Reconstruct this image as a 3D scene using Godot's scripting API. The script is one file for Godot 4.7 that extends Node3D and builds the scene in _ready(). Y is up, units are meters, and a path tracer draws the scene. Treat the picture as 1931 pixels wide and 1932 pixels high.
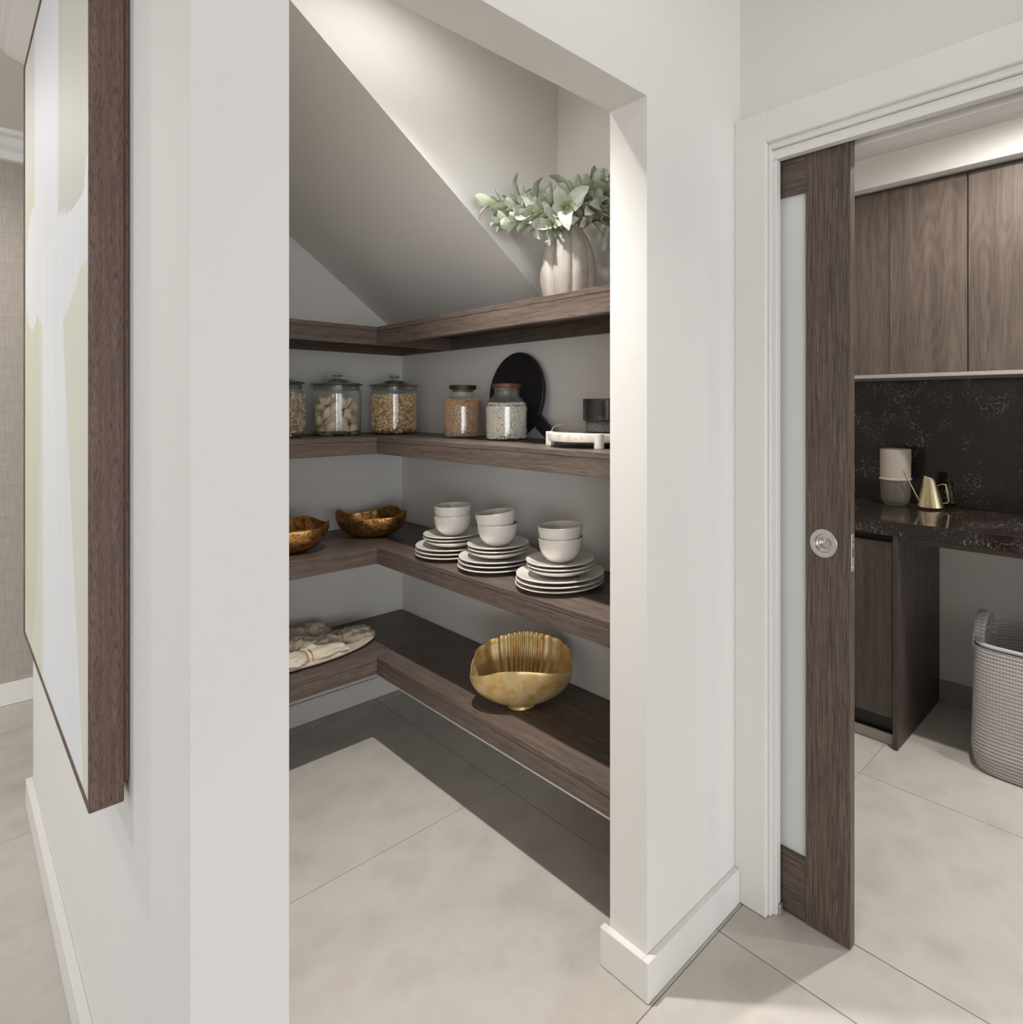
extends Node3D
# Walk-in pantry under a stair, seen from the hall, with a laundry room beyond a pocket door on the right.
# x runs along the pantry's front wall, z runs out of the pantry towards the hall, y is up; metres.

# ---------------------------------------------------------------- mesh buffer
class MB:
	var v := PackedVector3Array()
	var n := PackedVector3Array()
	var t := PackedVector2Array()
	func tri(a: Vector3, b: Vector3, c: Vector3, na: Vector3, nb: Vector3, nc: Vector3, ua := Vector2.ZERO, ub := Vector2.ZERO, uc := Vector2.ZERO) -> void:
		var g := (b - a).cross(c - a)
		if g.length_squared() < 1e-18:
			return
		if g.dot(na + nb + nc) > 0.0:
			v.append(a); v.append(c); v.append(b)
			n.append(na); n.append(nc); n.append(nb)
			t.append(ua); t.append(uc); t.append(ub)
		else:
			v.append(a); v.append(b); v.append(c)
			n.append(na); n.append(nb); n.append(nc)
			t.append(ua); t.append(ub); t.append(uc)
	func face(p: Array, nn: Vector3, uv: Array) -> void:
		for k in range(1, p.size() - 1):
			tri(p[0], p[k], p[k + 1], nn, nn, nn, uv[0], uv[k], uv[k + 1])
	static func uvof(p: Vector3, ax: int, grain: int, off: Vector2) -> Vector2:
		# (across the grain, along the grain) in metres on the face whose normal is axis ax
		var g := grain
		if g == ax:
			g = (ax + 1) % 3
		var o := 3 - ax - g
		return Vector2(p[o], p[g]) + off
	func box(lo: Vector3, hi: Vector3, bev := 0.0, grain := 1, off := Vector2.ZERO) -> void:
		var b := minf(bev, 0.49 * minf(hi.x - lo.x, minf(hi.y - lo.y, hi.z - lo.z)))
		for ax in 3:
			var o1 := (ax + 1) % 3
			var o2 := (ax + 2) % 3
			for s in 2:
				var nn := Vector3.ZERO
				nn[ax] = 1.0 if s == 1 else -1.0
				var ps := []
				var us := []
				for q in [[0, 0], [1, 0], [1, 1], [0, 1]]:
					var p := Vector3.ZERO
					p[ax] = hi[ax] if s == 1 else lo[ax]
					p[o1] = hi[o1] - b if q[0] == 1 else lo[o1] + b
					p[o2] = hi[o2] - b if q[1] == 1 else lo[o2] + b
					ps.append(p)
					us.append(MB.uvof(p, ax, grain, off))
				face(ps, nn, us)
		if b <= 0.0:
			return
		for ax in 3:        # edges that run along ax
			var o1 := (ax + 1) % 3
			var o2 := (ax + 2) % 3
			for s1 in 2:
				for s2 in 2:
					var nn := Vector3.ZERO
					nn[o1] = 1.0 if s1 == 1 else -1.0
					nn[o2] = 1.0 if s2 == 1 else -1.0
					nn = nn.normalized()
					var ps := []
					var us := []
					for q in [[0, 0], [1, 0], [1, 1], [0, 1]]:
						var p := Vector3.ZERO
						p[ax] = hi[ax] - b if q[0] == 1 else lo[ax] + b
						var in1: float = 0.0 if q[1] == 0 else b
						var in2: float = b if q[1] == 0 else 0.0
						p[o1] = hi[o1] - in1 if s1 == 1 else lo[o1] + in1
						p[o2] = hi[o2] - in2 if s2 == 1 else lo[o2] + in2
						ps.append(p)
						us.append(MB.uvof(p, o1, grain, off))
					face(ps, nn, us)
		for sx in 2:
			for sy in 2:
				for sz in 2:
					var c := Vector3(hi.x if sx else lo.x, hi.y if sy else lo.y, hi.z if sz else lo.z)
					var d := Vector3(-b if sx else b, -b if sy else b, -b if sz else b)
					var nn := -d.normalized()
					var p0 := c + Vector3(0, d.y, d.z)
					var p1 := c + Vector3(d.x, 0, d.z)
					var p2 := c + Vector3(d.x, d.y, 0)
					tri(p0, p1, p2, nn, nn, nn, MB.uvof(p0, 0, grain, off), MB.uvof(p1, 0, grain, off), MB.uvof(p2, 0, grain, off))
	func grid(rows: Array, wrap: bool, sgn: float, us := 1.0, vs := 1.0, uoff := 0.0) -> void:
		# a smooth surface through rows of points; sgn turns its normals
		var m := rows.size()
		var w: int = rows[0].size()
		var nr := []
		for i in m:
			var r := PackedVector3Array()
			r.resize(w)
			var i0 := maxi(i - 1, 0)
			var i1 := mini(i + 1, m - 1)
			for j in w:
				var j0 := (j - 1 + w) % w if wrap else maxi(j - 1, 0)
				var j1 := (j + 1) % w if wrap else mini(j + 1, w - 1)
				var du: Vector3 = rows[i][j1] - rows[i][j0]
				if du.length_squared() < 1e-14:
					var alt := i1 if i < m / 2 else i0
					du = rows[alt][j1] - rows[alt][j0]
				var dv: Vector3 = rows[i1][j] - rows[i0][j]
				r[j] = (du.cross(dv) * sgn).normalized()
			nr.append(r)
		var jm := w if wrap else w - 1
		for i in m - 1:
			for j in jm:
				var k := (j + 1) % w
				var ua := Vector2(uoff + us * j / jm, vs * i / (m - 1))
				var ub := Vector2(uoff + us * (j + 1) / jm, vs * i / (m - 1))
				var uc := Vector2(uoff + us * (j + 1) / jm, vs * (i + 1) / (m - 1))
				var ud := Vector2(uoff + us * j / jm, vs * (i + 1) / (m - 1))
				tri(rows[i][j], rows[i][k], rows[i + 1][k], nr[i][j], nr[i][k], nr[i + 1][k], ua, ub, uc)
				tri(rows[i][j], rows[i + 1][k], rows[i + 1][j], nr[i][j], nr[i + 1][k], nr[i + 1][j], ua, uc, ud)
	func lathe(prof: Array, seg: int, at := Vector3.ZERO, us := 1.0, vs := 1.0) -> void:
		# prof: Vector2(radius, height); a solid outline runs from the bottom, up the outside
		var rows := []
		for p in prof:
			var r := PackedVector3Array()
			for j in seg:
				var a := TAU * j / seg
				r.append(at + Vector3(p.x * cos(a), p.y, p.x * sin(a)))
			rows.append(r)
		grid(rows, true, -1.0, us, vs)
	func tube(path: Array, rad: Array, seg: int, caps := true) -> void:
		var rows := []
		var up := Vector3.UP
		var last := Vector3.ZERO
		for i in path.size():
			var d: Vector3 = (path[mini(i + 1, path.size() - 1)] - path[maxi(i - 1, 0)]).normalized()
			var side := d.cross(up)
			if i > 0:
				side = last - d * last.dot(d)
			elif side.length() < 0.05:
				side = d.cross(Vector3.RIGHT)
			side = side.normalized()
			last = side
			var other := side.cross(d).normalized()
			var r := PackedVector3Array()
			for j in seg:
				var a := TAU * j / seg
				r.append(path[i] + (side * cos(a) + other * sin(a)) * float(rad[i % rad.size()]))
			rows.append(r)
		var s := 1.0
		var c0: Vector3 = path[0]
		var du: Vector3 = rows[0][1] - rows[0][seg - 1]
		var dv: Vector3 = rows[1][0] - rows[0][0]
		if du.cross(dv).dot(rows[0][0] - c0) < 0.0:
			s = -1.0
		grid(rows, true, s, 1.0, 4.0)
		if caps:
			for e in 2:
				var i: int = 0 if e == 0 else path.size() - 1
				var nn: Vector3 = (path[0] - path[1]).normalized() if e == 0 else (path[i] - path[i - 1]).normalized()
				for j in seg:
					tri(path[i], rows[i][j], rows[i][(j + 1) % seg], nn, nn, nn)
	func prism(poly: PackedVector2Array, o: Vector3, ex: Vector3, ey: Vector3, ez: Vector3, depth: float, bev := 0.0, smooth := false) -> void:
		# a flat outline in (ex, ey), pulled along ez, with chamfered rims; smooth rounds the wall's normals
		var m := poly.size()
		var mid := Vector2.ZERO
		for p in poly:
			mid += p / m
		var inn := PackedVector2Array()
		var nm := PackedVector2Array()
		var area := 0.0
		for i in m:
			area += poly[i].cross(poly[(i + 1) % m])
		for i in m:
			var e0 := (poly[i] - poly[(i - 1 + m) % m]).normalized()
			var e1 := (poly[(i + 1) % m] - poly[i]).normalized()
			var q := (e0 + e1).normalized()
			var out := Vector2(q.y, -q.x) * signf(area)
			nm.append(out)
			var k := clampf(e0.dot(q), 0.4, 1.0)
			inn.append(poly[i] - out * bev / k)
		var at := func(p: Vector2, d: float) -> Vector3: return o + ex * p.x + ey * p.y + ez * d
		var idx := Geometry2D.triangulate_polygon(inn)
		for k in range(0, idx.size(), 3):
			for s in 2:
				var d := depth if s == 1 else 0.0
				var nn := ez if s == 1 else -ez
				tri(at.call(inn[idx[k]], d), at.call(inn[idx[k + 1]], d), at.call(inn[idx[k + 2]], d), nn, nn, nn, inn[idx[k]], inn[idx[k + 1]], inn[idx[k + 2]])
		for i in m:
			var j := (i + 1) % m
			var e := (poly[j] - poly[i]).normalized()
			var fl := Vector2(e.y, -e.x) * signf(area)
			var n0 := ex * nm[i].x + ey * nm[i].y if smooth else ex * fl.x + ey * fl.y
			var n1 := ex * nm[j].x + ey * nm[j].y if smooth else ex * fl.x + ey * fl.y
			var d0 := bev
			var d1 := depth - bev
			var l := float(i) / m
			var l2 := float(i + 1) / m
			tri(at.call(poly[i], d0), at.call(poly[j], d0), at.call(poly[j], d1), n0, n1, n1, Vector2(l, 0), Vector2(l2, 0), Vector2(l2, 1))
			tri(at.call(poly[i], d0), at.call(poly[j], d1), at.call(poly[i], d1), n0, n1, n0, Vector2(l, 0), Vector2(l2, 1), Vector2(l, 1))
			if bev > 0.0:
				for s in 2:
					var dw := d0 if s == 0 else d1
					var df := 0.0 if s == 0 else depth
					var zz := -ez if s == 0 else ez
					var a0 := (n0 + zz).normalized()
					var a1 := (n1 + zz).normalized()
					tri(at.call(poly[i], dw), at.call(poly[j], dw), at.call(inn[j], df), a0, a1, a1)
					tri(at.call(poly[i], dw), at.call(inn[j], df), at.call(inn[i], df), a0, a1, a0)
	func arrays() -> Array:
		var a := []
		a.resize(Mesh.ARRAY_MAX)
		a[Mesh.ARRAY_VERTEX] = v
		a[Mesh.ARRAY_NORMAL] = n
		a[Mesh.ARRAY_TEX_UV] = t
		return a
	func mesh() -> ArrayMesh:
		var m := ArrayMesh.new()
		m.add_surface_from_arrays(Mesh.PRIMITIVE_TRIANGLES, arrays())
		return m

# ---------------------------------------------------------------- naming and tagging
var used := {}
var rng := RandomNumberGenerator.new()

func numbered(called: String, parent: Node) -> String:
	var key := str(parent.get_instance_id()) + "/" + called
	var k: int = used.get(key, 0)
	used[key] = k + 1
	return called if k == 0 else "%s_%03d" % [called, k]

func put(o: Node3D, called: String, parent: Node = null) -> void:
	var p: Node = self if parent == null else parent
	o.name = numbered(called, p)
	p.add_child(o, true)

func tag(o: Node3D, label: String, category := "", group := "", kind := "") -> Node3D:
	o.set_meta("label", label)
	if category != "":
		o.set_meta("category", category)
	if group != "":
		o.set_meta("group", group)
	if kind != "":
		o.set_meta("kind", kind)
	return o

func thing(called: String, label: String, category: String, at := Vector3.ZERO, turn := 0.0, group := "") -> Node3D:
	var o := Node3D.new()
	put(o, called)
	o.position = at
	o.rotation.y = turn
	tag(o, label, category, group)
	return o

func shape(called: String, mesh: Mesh, mat: Material, parent: Node = null) -> MeshInstance3D:
	var o := MeshInstance3D.new()
	o.mesh = mesh
	if mat:
		o.material_override = mat
	put(o, called, parent)
	return o

func part(called: String, mb: MB, mat: Material, parent: Node = null) -> MeshInstance3D:
	return shape(called, mb.mesh(), mat, parent)

func struct(called: String, mb: MB, mat: Material, label: String, category: String) -> MeshInstance3D:
	var o := part(called, mb, mat)
	tag(o, label, category, "", "structure")
	return o

func bx(called: String, lo: Vector3, hi: Vector3, mat: Material, parent: Node = null, bev := 0.0015, grain := 1) -> MeshInstance3D:
	var m := MB.new()
	m.box(lo, hi, bev, grain, Vector2(rng.randf() * 3.0, rng.randf() * 3.0))
	return part(called, m, mat, parent)

func copy(o: Node3D, label := "") -> Node3D:
	var base := String(o.name)
	var c: Node3D = o.duplicate()
	put(c, base)
	if label != "":
		c.set_meta("label", label)
	return c

# ---------------------------------------------------------------- materials
var M := {}

func mat(key: String, col: Color, rough := 0.6, metal := 0.0, spec := 0.5) -> StandardMaterial3D:
	var m := StandardMaterial3D.new()
	m.resource_name = key
	m.albedo_color = col
	m.roughness = rough
	m.metallic = metal
	m.metallic_specular = spec
	M[key] = m
	return m

func rgb(r: float, g: float, b: float) -> Color:
	return Color(r / 255.0, g / 255.0, b / 255.0)

func noise_bytes(w: int, h: int, freq: float, sd: int, oct := 3, stretch := 1, kind := FastNoiseLite.TYPE_SIMPLEX_SMOOTH) -> PackedByteArray:
	# seamless grey noise, drawn out along the image's height
	var f := FastNoiseLite.new()
	f.seed = sd
	f.noise_type = kind
	f.frequency = freq
	f.fractal_octaves = oct
	var im := f.get_seamless_image(w, maxi(h / stretch, 8), false, false, 0.15, true)
	if stretch > 1:
		im.resize(w, h, Image.INTERPOLATE_CUBIC)
	im.convert(Image.FORMAT_L8)
	return im.get_data()

func tex(data: PackedByteArray, w: int, h: int) -> ImageTexture:
	return ImageTexture.create_from_image(Image.create_from_data(w, h, false, Image.FORMAT_RGB8, data))

func wood(key: String, dark: Color, light: Color, sd: int, figure: float, pores: float, fine: float, rough: float, across := 0.35, along := 1.1, red := 0.0) -> StandardMaterial3D:
	var w := 512
	var h := 1024
	var a := noise_bytes(w, h, 0.11, sd, 3, 32)
	var b := noise_bytes(w, h, 0.02, sd + 1, 2, 16)
	var c := noise_bytes(w, h, 0.007, sd + 2, 2, 6)
	var d := noise_bytes(w, h, 0.16, sd + 3, 1, 12)
	var e := noise_bytes(w, h, 0.05, sd + 4, 2, 4)
	var out := PackedByteArray()
	out.resize(w * h * 3)
	for i in w * h:
		var x := float(i % w) / w
		var ring := 0.5 + 0.5 * sin(TAU * (x * 5.0 + c[i] / 255.0 * 6.0))
		var tt := fine * (a[i] / 255.0) + (1.0 - fine) * (b[i] / 255.0)
		tt = lerpf(tt, ring, figure)
		var p := clampf((d[i] / 255.0 - 0.62) * 4.0, 0.0, 1.0) * pores * (0.4 + e[i] / 255.0)
		var k := 1.0 - 0.55 * clampf(p, 0.0, 1.0)
		tt = clampf(tt * 1.3 - 0.15, 0.0, 1.0)
		var warm := red * (e[i] / 255.0 - 0.4)
		out[i * 3] = int(clampf(lerpf(dark.r, light.r, tt) * k + warm, 0.0, 1.0) * 255.0)
		out[i * 3 + 1] = int(clampf(lerpf(dark.g, light.g, tt) * k, 0.0, 1.0) * 255.0)
		out[i * 3 + 2] = int(clampf(lerpf(dark.b, light.b, tt) * k - warm * 0.4, 0.0, 1.0) * 255.0)
	var m := mat(key, Color.WHITE, rough, 0.0, 0.45)
	m.albedo_texture = tex(out, w, h)
	m.uv1_scale = Vector3(1.0 / across, 1.0 / along, 1.0)
	return m

func mottled(key: String, cols: Array, w: int, h: int, freq: float, sd: int, rough: float, metal: float, scale := Vector3.ONE, oct := 4, speck := 0.0) -> StandardMaterial3D:
	# a colour ramp laid over two noises
	var a := noise_bytes(w, h, freq, sd, oct)
	var b := noise_bytes(w, h, freq * 6.0, sd + 9, 2)
	var out := PackedByteArray()
	out.resize(w * h * 3)
	for i in w * h:
		var tt := clampf(a[i] / 255.0 + speck * (b[i] / 255.0 - 0.5), 0.0, 0.9999) * (cols.size() - 1)
		var c: Color = cols[int(tt)].lerp(cols[mini(int(tt) + 1, cols.size() - 1)], tt - int(tt))
		out[i * 3] = int(c.r * 255.0)
		out[i * 3 + 1] = int(c.g * 255.0)
		out[i * 3 + 2] = int(c.b * 255.0)
	var m := mat(key, Color.WHITE, rough, metal)
	m.albedo_texture = tex(out, w, h)
	m.uv1_scale = scale
	return m

func bumps(m: StandardMaterial3D, freq: float, sd: int, strength: float, size: int, triplanar := 0.0) -> void:
	var f := FastNoiseLite.new()
	f.seed = sd
	f.frequency = freq
	f.fractal_octaves = 3
	var im := f.get_seamless_image(size, size, false, false, 0.15, true)
	im.convert(Image.FORMAT_RGBA8)
	im.bump_map_to_normal_map(2.0)
	m.normal_enabled = true
	m.normal_scale = strength
	m.normal_texture = ImageTexture.create_from_image(im)
	if triplanar > 0.0:
		m.uv1_triplanar = true
		m.uv1_world_triplanar = true
		m.uv1_scale = Vector3.ONE * triplanar

func glass(key: String, col: Color, alpha: float, rough := 0.02) -> StandardMaterial3D:
	var m := mat(key, Color(col.r, col.g, col.b, alpha), rough)
	m.transparency = BaseMaterial3D.TRANSPARENCY_ALPHA
	return m

func make_materials() -> void:
	mat("paint", rgb(231, 228, 223), 0.75, 0.0, 0.35)
	bumps(M.paint, 0.05, 3, 0.10, 256, 4.0)
	mat("ceiling", rgb(228, 225, 219), 0.9)
	mat("taupe", rgb(124, 116, 107), 0.85)
	mat("timber", rgb(112, 92, 76), 0.6)
	mat("trim", rgb(233, 230, 225), 0.38)
	wood("shelf_wood", rgb(86, 74, 67), rgb(124, 109, 99), 11, 0.10, 0.5, 0.55, 0.42, 0.30, 1.1)
	wood("door_wood", rgb(58, 49, 44), rgb(128, 111, 98), 31, 0.05, 0.7, 0.85, 0.45, 0.16, 0.9, 0.03)
	wood("cabinet_wood", rgb(90, 79, 72), rgb(124, 110, 99), 51, 0.22, 0.22, 0.30, 0.45, 0.62, 1.7)
	wood("base_wood", rgb(66, 57, 53), rgb(96, 86, 80), 61, 0.15, 0.3, 0.4, 0.5, 0.45, 1.2)
	wood("frame_wood", rgb(92, 70, 61), rgb(124, 99, 87), 71, 0.05, 0.75, 0.45, 0.5, 0.10, 0.30)
	wood("lid_wood", rgb(84, 52, 38), rgb(140, 92, 66), 81, 0.1, 0.4, 0.6, 0.45, 0.12, 0.3)
	wood("lid_wood_dark", rgb(46, 31, 26), rgb(84, 58, 48), 85, 0.1, 0.4, 0.6, 0.45, 0.12, 0.3)
	mottled("tile", [rgb(180, 173, 164), rgb(193, 187, 178), rgb(200, 194, 186), rgb(189, 183, 174)], 1024, 1024, 0.0032, 5, 0.5, 0.0, Vector3.ONE, 5, 0.10)
	mat("grout", rgb(158, 149, 139), 0.9)
	mottled("tile_base", [rgb(158, 149, 139), rgb(176, 167, 156)], 256, 256, 0.01, 6, 0.5, 0.0)
	# wallpaper of woven cloth
	var w := 256
	var a := noise_bytes(w, w, 0.2, 21, 2, 16)
	var b := noise_bytes(w, w, 0.2, 22, 2, 16)
	var out := PackedByteArray()
	out.resize(w * w * 3)
	for y in w:
		for x in w:
			var k := 0.84 + 0.16 * (a[y * w + x] + b[x * w + y]) / 510.0 * 1.2
			var i := (y * w + x) * 3
			out[i] = int(184 * k)
			out[i + 1] = int(175 * k)
			out[i + 2] = int(163 * k)
	mat("wallpaper", Color.WHITE, 0.9)
	M.wallpaper.albedo_texture = tex(out, w, w)
	M.wallpaper.uv1_triplanar = true
	M.wallpaper.uv1_world_triplanar = true
	M.wallpaper.uv1_scale = Vector3.ONE * 2.6
	# dark quartz with fine pale veins
	var s := 1024
	var f := FastNoiseLite.new()
	f.seed = 77
	f.noise_type = FastNoiseLite.TYPE_CELLULAR
	f.cellular_return_type = FastNoiseLite.RETURN_DISTANCE2_SUB
	f.frequency = 0.045
	f.fractal_octaves = 2
	f.domain_warp_enabled = true
	f.domain_warp_amplitude = 22.0
	f.domain_warp_frequency = 0.02
	var vi := f.get_seamless_image(s, s, false, false, 0.1, true)
	vi.convert(Image.FORMAT_L8)
	var ve := vi.get_data()
	var mk := noise_bytes(s, s, 0.0036, 81, 5)
	var fi := noise_bytes(s, s, 0.03, 79, 2)
	var q := PackedByteArray()
	q.resize(s * s * 3)
	for i in s * s:
		var line := clampf(1.5 - ve[i] / 24.0, 0.0, 1.0)
		var mask := clampf((mk[i] / 255.0 - 0.49) * 7.0, 0.0, 1.0) + 0.40 * clampf((fi[i] / 255.0 - 0.58) * 6.0, 0.0, 1.0)
		var k := clampf(line * mask, 0.0, 1.0) * (0.5 + 0.6 * fi[i] / 255.0)
		q[i * 3] = int(lerpf(45, 186, k))
		q[i * 3 + 1] = int(lerpf(38, 164, k))
		q[i * 3 + 2] = int(lerpf(35, 142, k))
	mat("quartz", Color.WHITE, 0.10)
	M.quartz.albedo_texture = tex(q, s, s)
	M.quartz.uv1_triplanar = true
	M.quartz.uv1_world_triplanar = true
	M.quartz.uv1_scale = Vector3.ONE * 1.15
	M.quartz.uv1_offset = Vector3(0.23, 0.4, 0.31)
	mottled("marble", [rgb(206, 195, 178), rgb(226, 218, 206), rgb(236, 231, 222), rgb(196, 180, 160)], 256, 256, 0.012, 91, 0.3, 0.0, Vector3(3, 1, 1))
	mottled("tray_marble", [rgb(172, 142, 116), rgb(224, 212, 194), rgb(238, 230, 216), rgb(214, 190, 164)], 256, 256, 0.02, 95, 0.4, 0.0, Vector3(6, 2, 1))
	mottled("black_marble", [rgb(36, 35, 34), rgb(44, 43, 42), rgb(52, 50, 48), rgb(120, 116, 110)], 256, 256, 0.012, 97, 0.25, 0.0, Vector3(2, 2, 1))
	mottled("granite", [rgb(58, 56, 54), rgb(112, 108, 104), rgb(168, 163, 156), rgb(96, 92, 88)], 256, 256, 0.09, 99, 0.7, 0.0, Vector3(3, 1, 1), 2, 0.6)
	mottled("bronze", [rgb(92, 60, 30), rgb(150, 106, 58), rgb(190, 146, 88), rgb(128, 86, 44)], 256, 256, 0.02, 101, 0.32, 0.9, Vector3(2, 1, 1), 4, 0.3)
	bumps(M.bronze, 0.03, 102, 0.5, 256)
	mottled("gold_leaf", [rgb(196, 146, 76), rgb(212, 180, 120), rgb(220, 196, 146), rgb(214, 186, 130)], 256, 256, 0.010, 105, 0.40, 0.55, Vector3(2, 1, 1), 3, 0.25)
	mat("brass", rgb(216, 200, 164), 0.26, 1.0)
	M.brass.anisotropy_enabled = true
	M.brass.anisotropy = 0.5
	mat("gold_wire", rgb(186, 138, 66), 0.3, 1.0)
	mat("nickel", rgb(206, 202, 198), 0.36, 1.0)
	mat("steel", rgb(214, 212, 210), 0.35, 0.9)
	mat("dark_slot", rgb(22, 20, 19), 0.8)
	mat("aluminium", rgb(196, 190, 186), 0.4, 0.4)
	mat("porcelain", rgb(232, 225, 216), 0.16)
	M.porcelain.clearcoat_enabled = true
	M.porcelain.clearcoat = 0.4
	M.porcelain.clearcoat_roughness = 0.05
	mat("black_wood", rgb(34, 31, 30), 0.45)
	mat("twine", rgb(176, 152, 118), 0.9)
	glass("jar_glass", rgb(232, 236, 230), 0.05)
	glass("lid_glass", rgb(232, 236, 228), 0.04, 0.02)
	M.lid_glass.refraction_enabled = true
	M.lid_glass.refraction_scale = 0.05
	glass("clear_vase", rgb(236, 222, 202), 0.13, 0.06)
	mat("frosted_vase", rgb(206, 194, 180), 0.55)
	M.frosted_vase.backlight_enabled = true
	M.frosted_vase.backlight = rgb(150, 140, 128)
	mat("frosted_pane", rgb(224, 227, 224), 0.3)
	M.frosted_pane.backlight_enabled = true
	M.frosted_pane.backlight = rgb(180, 183, 180)
	mat("pasta", rgb(246, 228, 190), 0.5)
	mat("pasta_gold", rgb(248, 216, 160), 0.5)
	mat("beans", rgb(236, 228, 212), 0.45)
	mottled("seeds", [rgb(176, 116, 66), rgb(222, 178, 126), rgb(246, 226, 194)], 64, 64, 0.08, 121, 0.5, 0.0)
	mat("linen", rgb(226, 212, 192), 0.9)
	M.linen.rim_enabled = true
	M.linen.rim = 0.3
	# a cream napkin's weave is too fine to see; the stoneware vase has a grey wash
	mottled("stoneware", [rgb(150, 141, 130), rgb(174, 166, 155), rgb(190, 182, 171), rgb(168, 160, 148)], 256, 256, 0.010, 131, 0.5, 0.0, Vector3(2, 1, 1))
	# leaves: silver bloom that thins to green at the base, pale mid rib
	for side in 2:
		var lw := 64
		var lh := 128
		var ln := noise_bytes(lw, lh, 0.08, 141 + side, 3)
		var lo := PackedByteArray()
		lo.resize(lw * lh * 3)
		for y in lh:
			for x in lw:
				var i := y * lw + x
				var u := absf(float(x) / (lw - 1) - 0.5) * 2.0
				var vv := float(y) / (lh - 1)
				var bloom := clampf(vv * 2.2 + (ln[i] / 255.0 - 0.5) * 0.5, 0.0, 1.0)
				var c := rgb(150, 160, 96).lerp(rgb(208, 213, 200), bloom) if side == 0 else rgb(138, 148, 92).lerp(rgb(198, 205, 184), bloom)
				c = c.lerp(rgb(218, 222, 208), clampf((u - 0.86) * 7.0, 0.0, 1.0) * 0.8)
				var vein := absf(fmod(vv * 7.0 + u * 1.3, 1.0) - 0.5)
				if vein < 0.06 or u < 0.05:
					c = c.darkened(0.08)
				lo[i * 3] = int(c.r * 255.0)
				lo[i * 3 + 1] = int(c.g * 255.0)
				lo[i * 3 + 2] = int(c.b * 255.0)
		var lm := mat("leaf_face" if side == 0 else "leaf_back", Color.WHITE, 0.9, 0.0, 0.2)
		lm.albedo_texture = tex(lo, lw, lh)
		lm.backlight_enabled = true
		lm.backlight = rgb(110, 120, 70)
	mat("stem", rgb(132, 122, 88), 0.8)
	# braided cotton rope of the basket
	var rw := 64
	var rp := PackedByteArray()
	rp.resize(rw * rw * 3)
	for y in rw:
		for x in rw:
			var fx := fmod(float(x) / rw * 2.0, 1.0)
			var fy := float(y) / rw
			var zig := absf(fmod(fx + absf(fy - 0.5) * 1.2, 1.0) - 0.5) * 2.0
			var k := (0.88 + 0.12 * clampf(zig * 1.8, 0.0, 1.0)) * (0.72 + 0.28 * clampf(minf(fy, 1.0 - fy) * 7.0, 0.0, 1.0))
			var i := (y * rw + x) * 3
			rp[i] = int(214 * k)
			rp[i + 1] = int(209 * k)
			rp[i + 2] = int(210 * k)
	mat("rope", Color.WHITE, 0.95)
	M.rope.albedo_texture = tex(rp, rw, rw)
	M.rope.rim_enabled = true
	M.rope.rim = 0.3
	M["canvas"] = canvas_material()
	mat("bulb", rgb(255, 248, 236), 0.5)
	M.bulb.emission_enabled = true
	M.bulb.emission = rgb(255, 240, 220)
	M.bulb.emission_energy_multiplier = 2.0

func canvas_material() -> StandardMaterial3D:
	# soft abstract of overlapping pale ovals and stripes; s from the near edge (0) to the far edge (1), t up
	var w := 256
	var h := 512
	var out := PackedByteArray()
	out.resize(w * h * 3)
	var br := noise_bytes(w, h, 0.06, 151, 3, 24)
	for y in h:
		var t := 1.0 - float(y) / (h - 1)
		var hy := 0.715 + t * 1.612
		for x in w:
			var s := float(x) / (w - 1)
			var z := -1.285 - s * 1.155
			var i := y * w + x
			var k := (br[i] / 255.0 - 0.5) * 0.022
			var c := rgb(222, 220, 204)
			if z > -1.30 - (hy - 0.90) * 0.0 and hy < 1.52:
				c = rgb(214, 211, 196)
			# upper field
			if hy > 1.60:
				c = rgb(214, 212, 200) if z < -2.17 else rgb(229, 229, 229)
				if z > -1.69 and hy > (1.753 - 0.21 * (z + 1.68) if z < -1.37 else 1.69 + 1.5 * (z + 1.37)) + (br[(i * 7) % (w * h)] / 255.0 - 0.5) * 0.03:
					c = rgb(206, 203, 192)
			# tall pale stripe that widens downwards
			var ws := lerpf(0.36, 0.62, clampf((1.55 - hy) / 0.8, 0.0, 1.0))
			if hy < 1.60 and z > -1.985 and z < -1.985 + ws:
				c = rgb(234, 234, 234)
			# lower left oval
			var o1 := Vector2((z + 2.30) / 0.25, (hy - 1.35) / 0.62)
			if o1.length() < 1.0 and not (hy < 1.60 and z > -1.985):
				c = rgb(214, 212, 190)
			# near white oval hanging over the stripe
			var o2 := Vector2((z + 1.75) / 0.52, (hy - 1.80) / 0.28)
			if o2.length() < 1.0 and hy < 1.72:
				c = rgb(232, 232, 233)
			var o3 := Vector2((z + 2.22) / 0.2, (hy - 1.72) / 0.16)
			if o3.length() < 1.0:
				c = rgb(230, 230, 230)
			out[i * 3] = int(clampf(c.r + k, 0, 1) * 255.0)
			out[i * 3 + 1] = int(clampf(c.g + k, 0, 1) * 255.0)
			out[i * 3 + 2] = int(clampf(c.b + k, 0, 1) * 255.0)
	var m := mat("canvas", Color.WHITE, 0.6)
	m.albedo_texture = tex(out, w, h)
	return m

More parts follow.
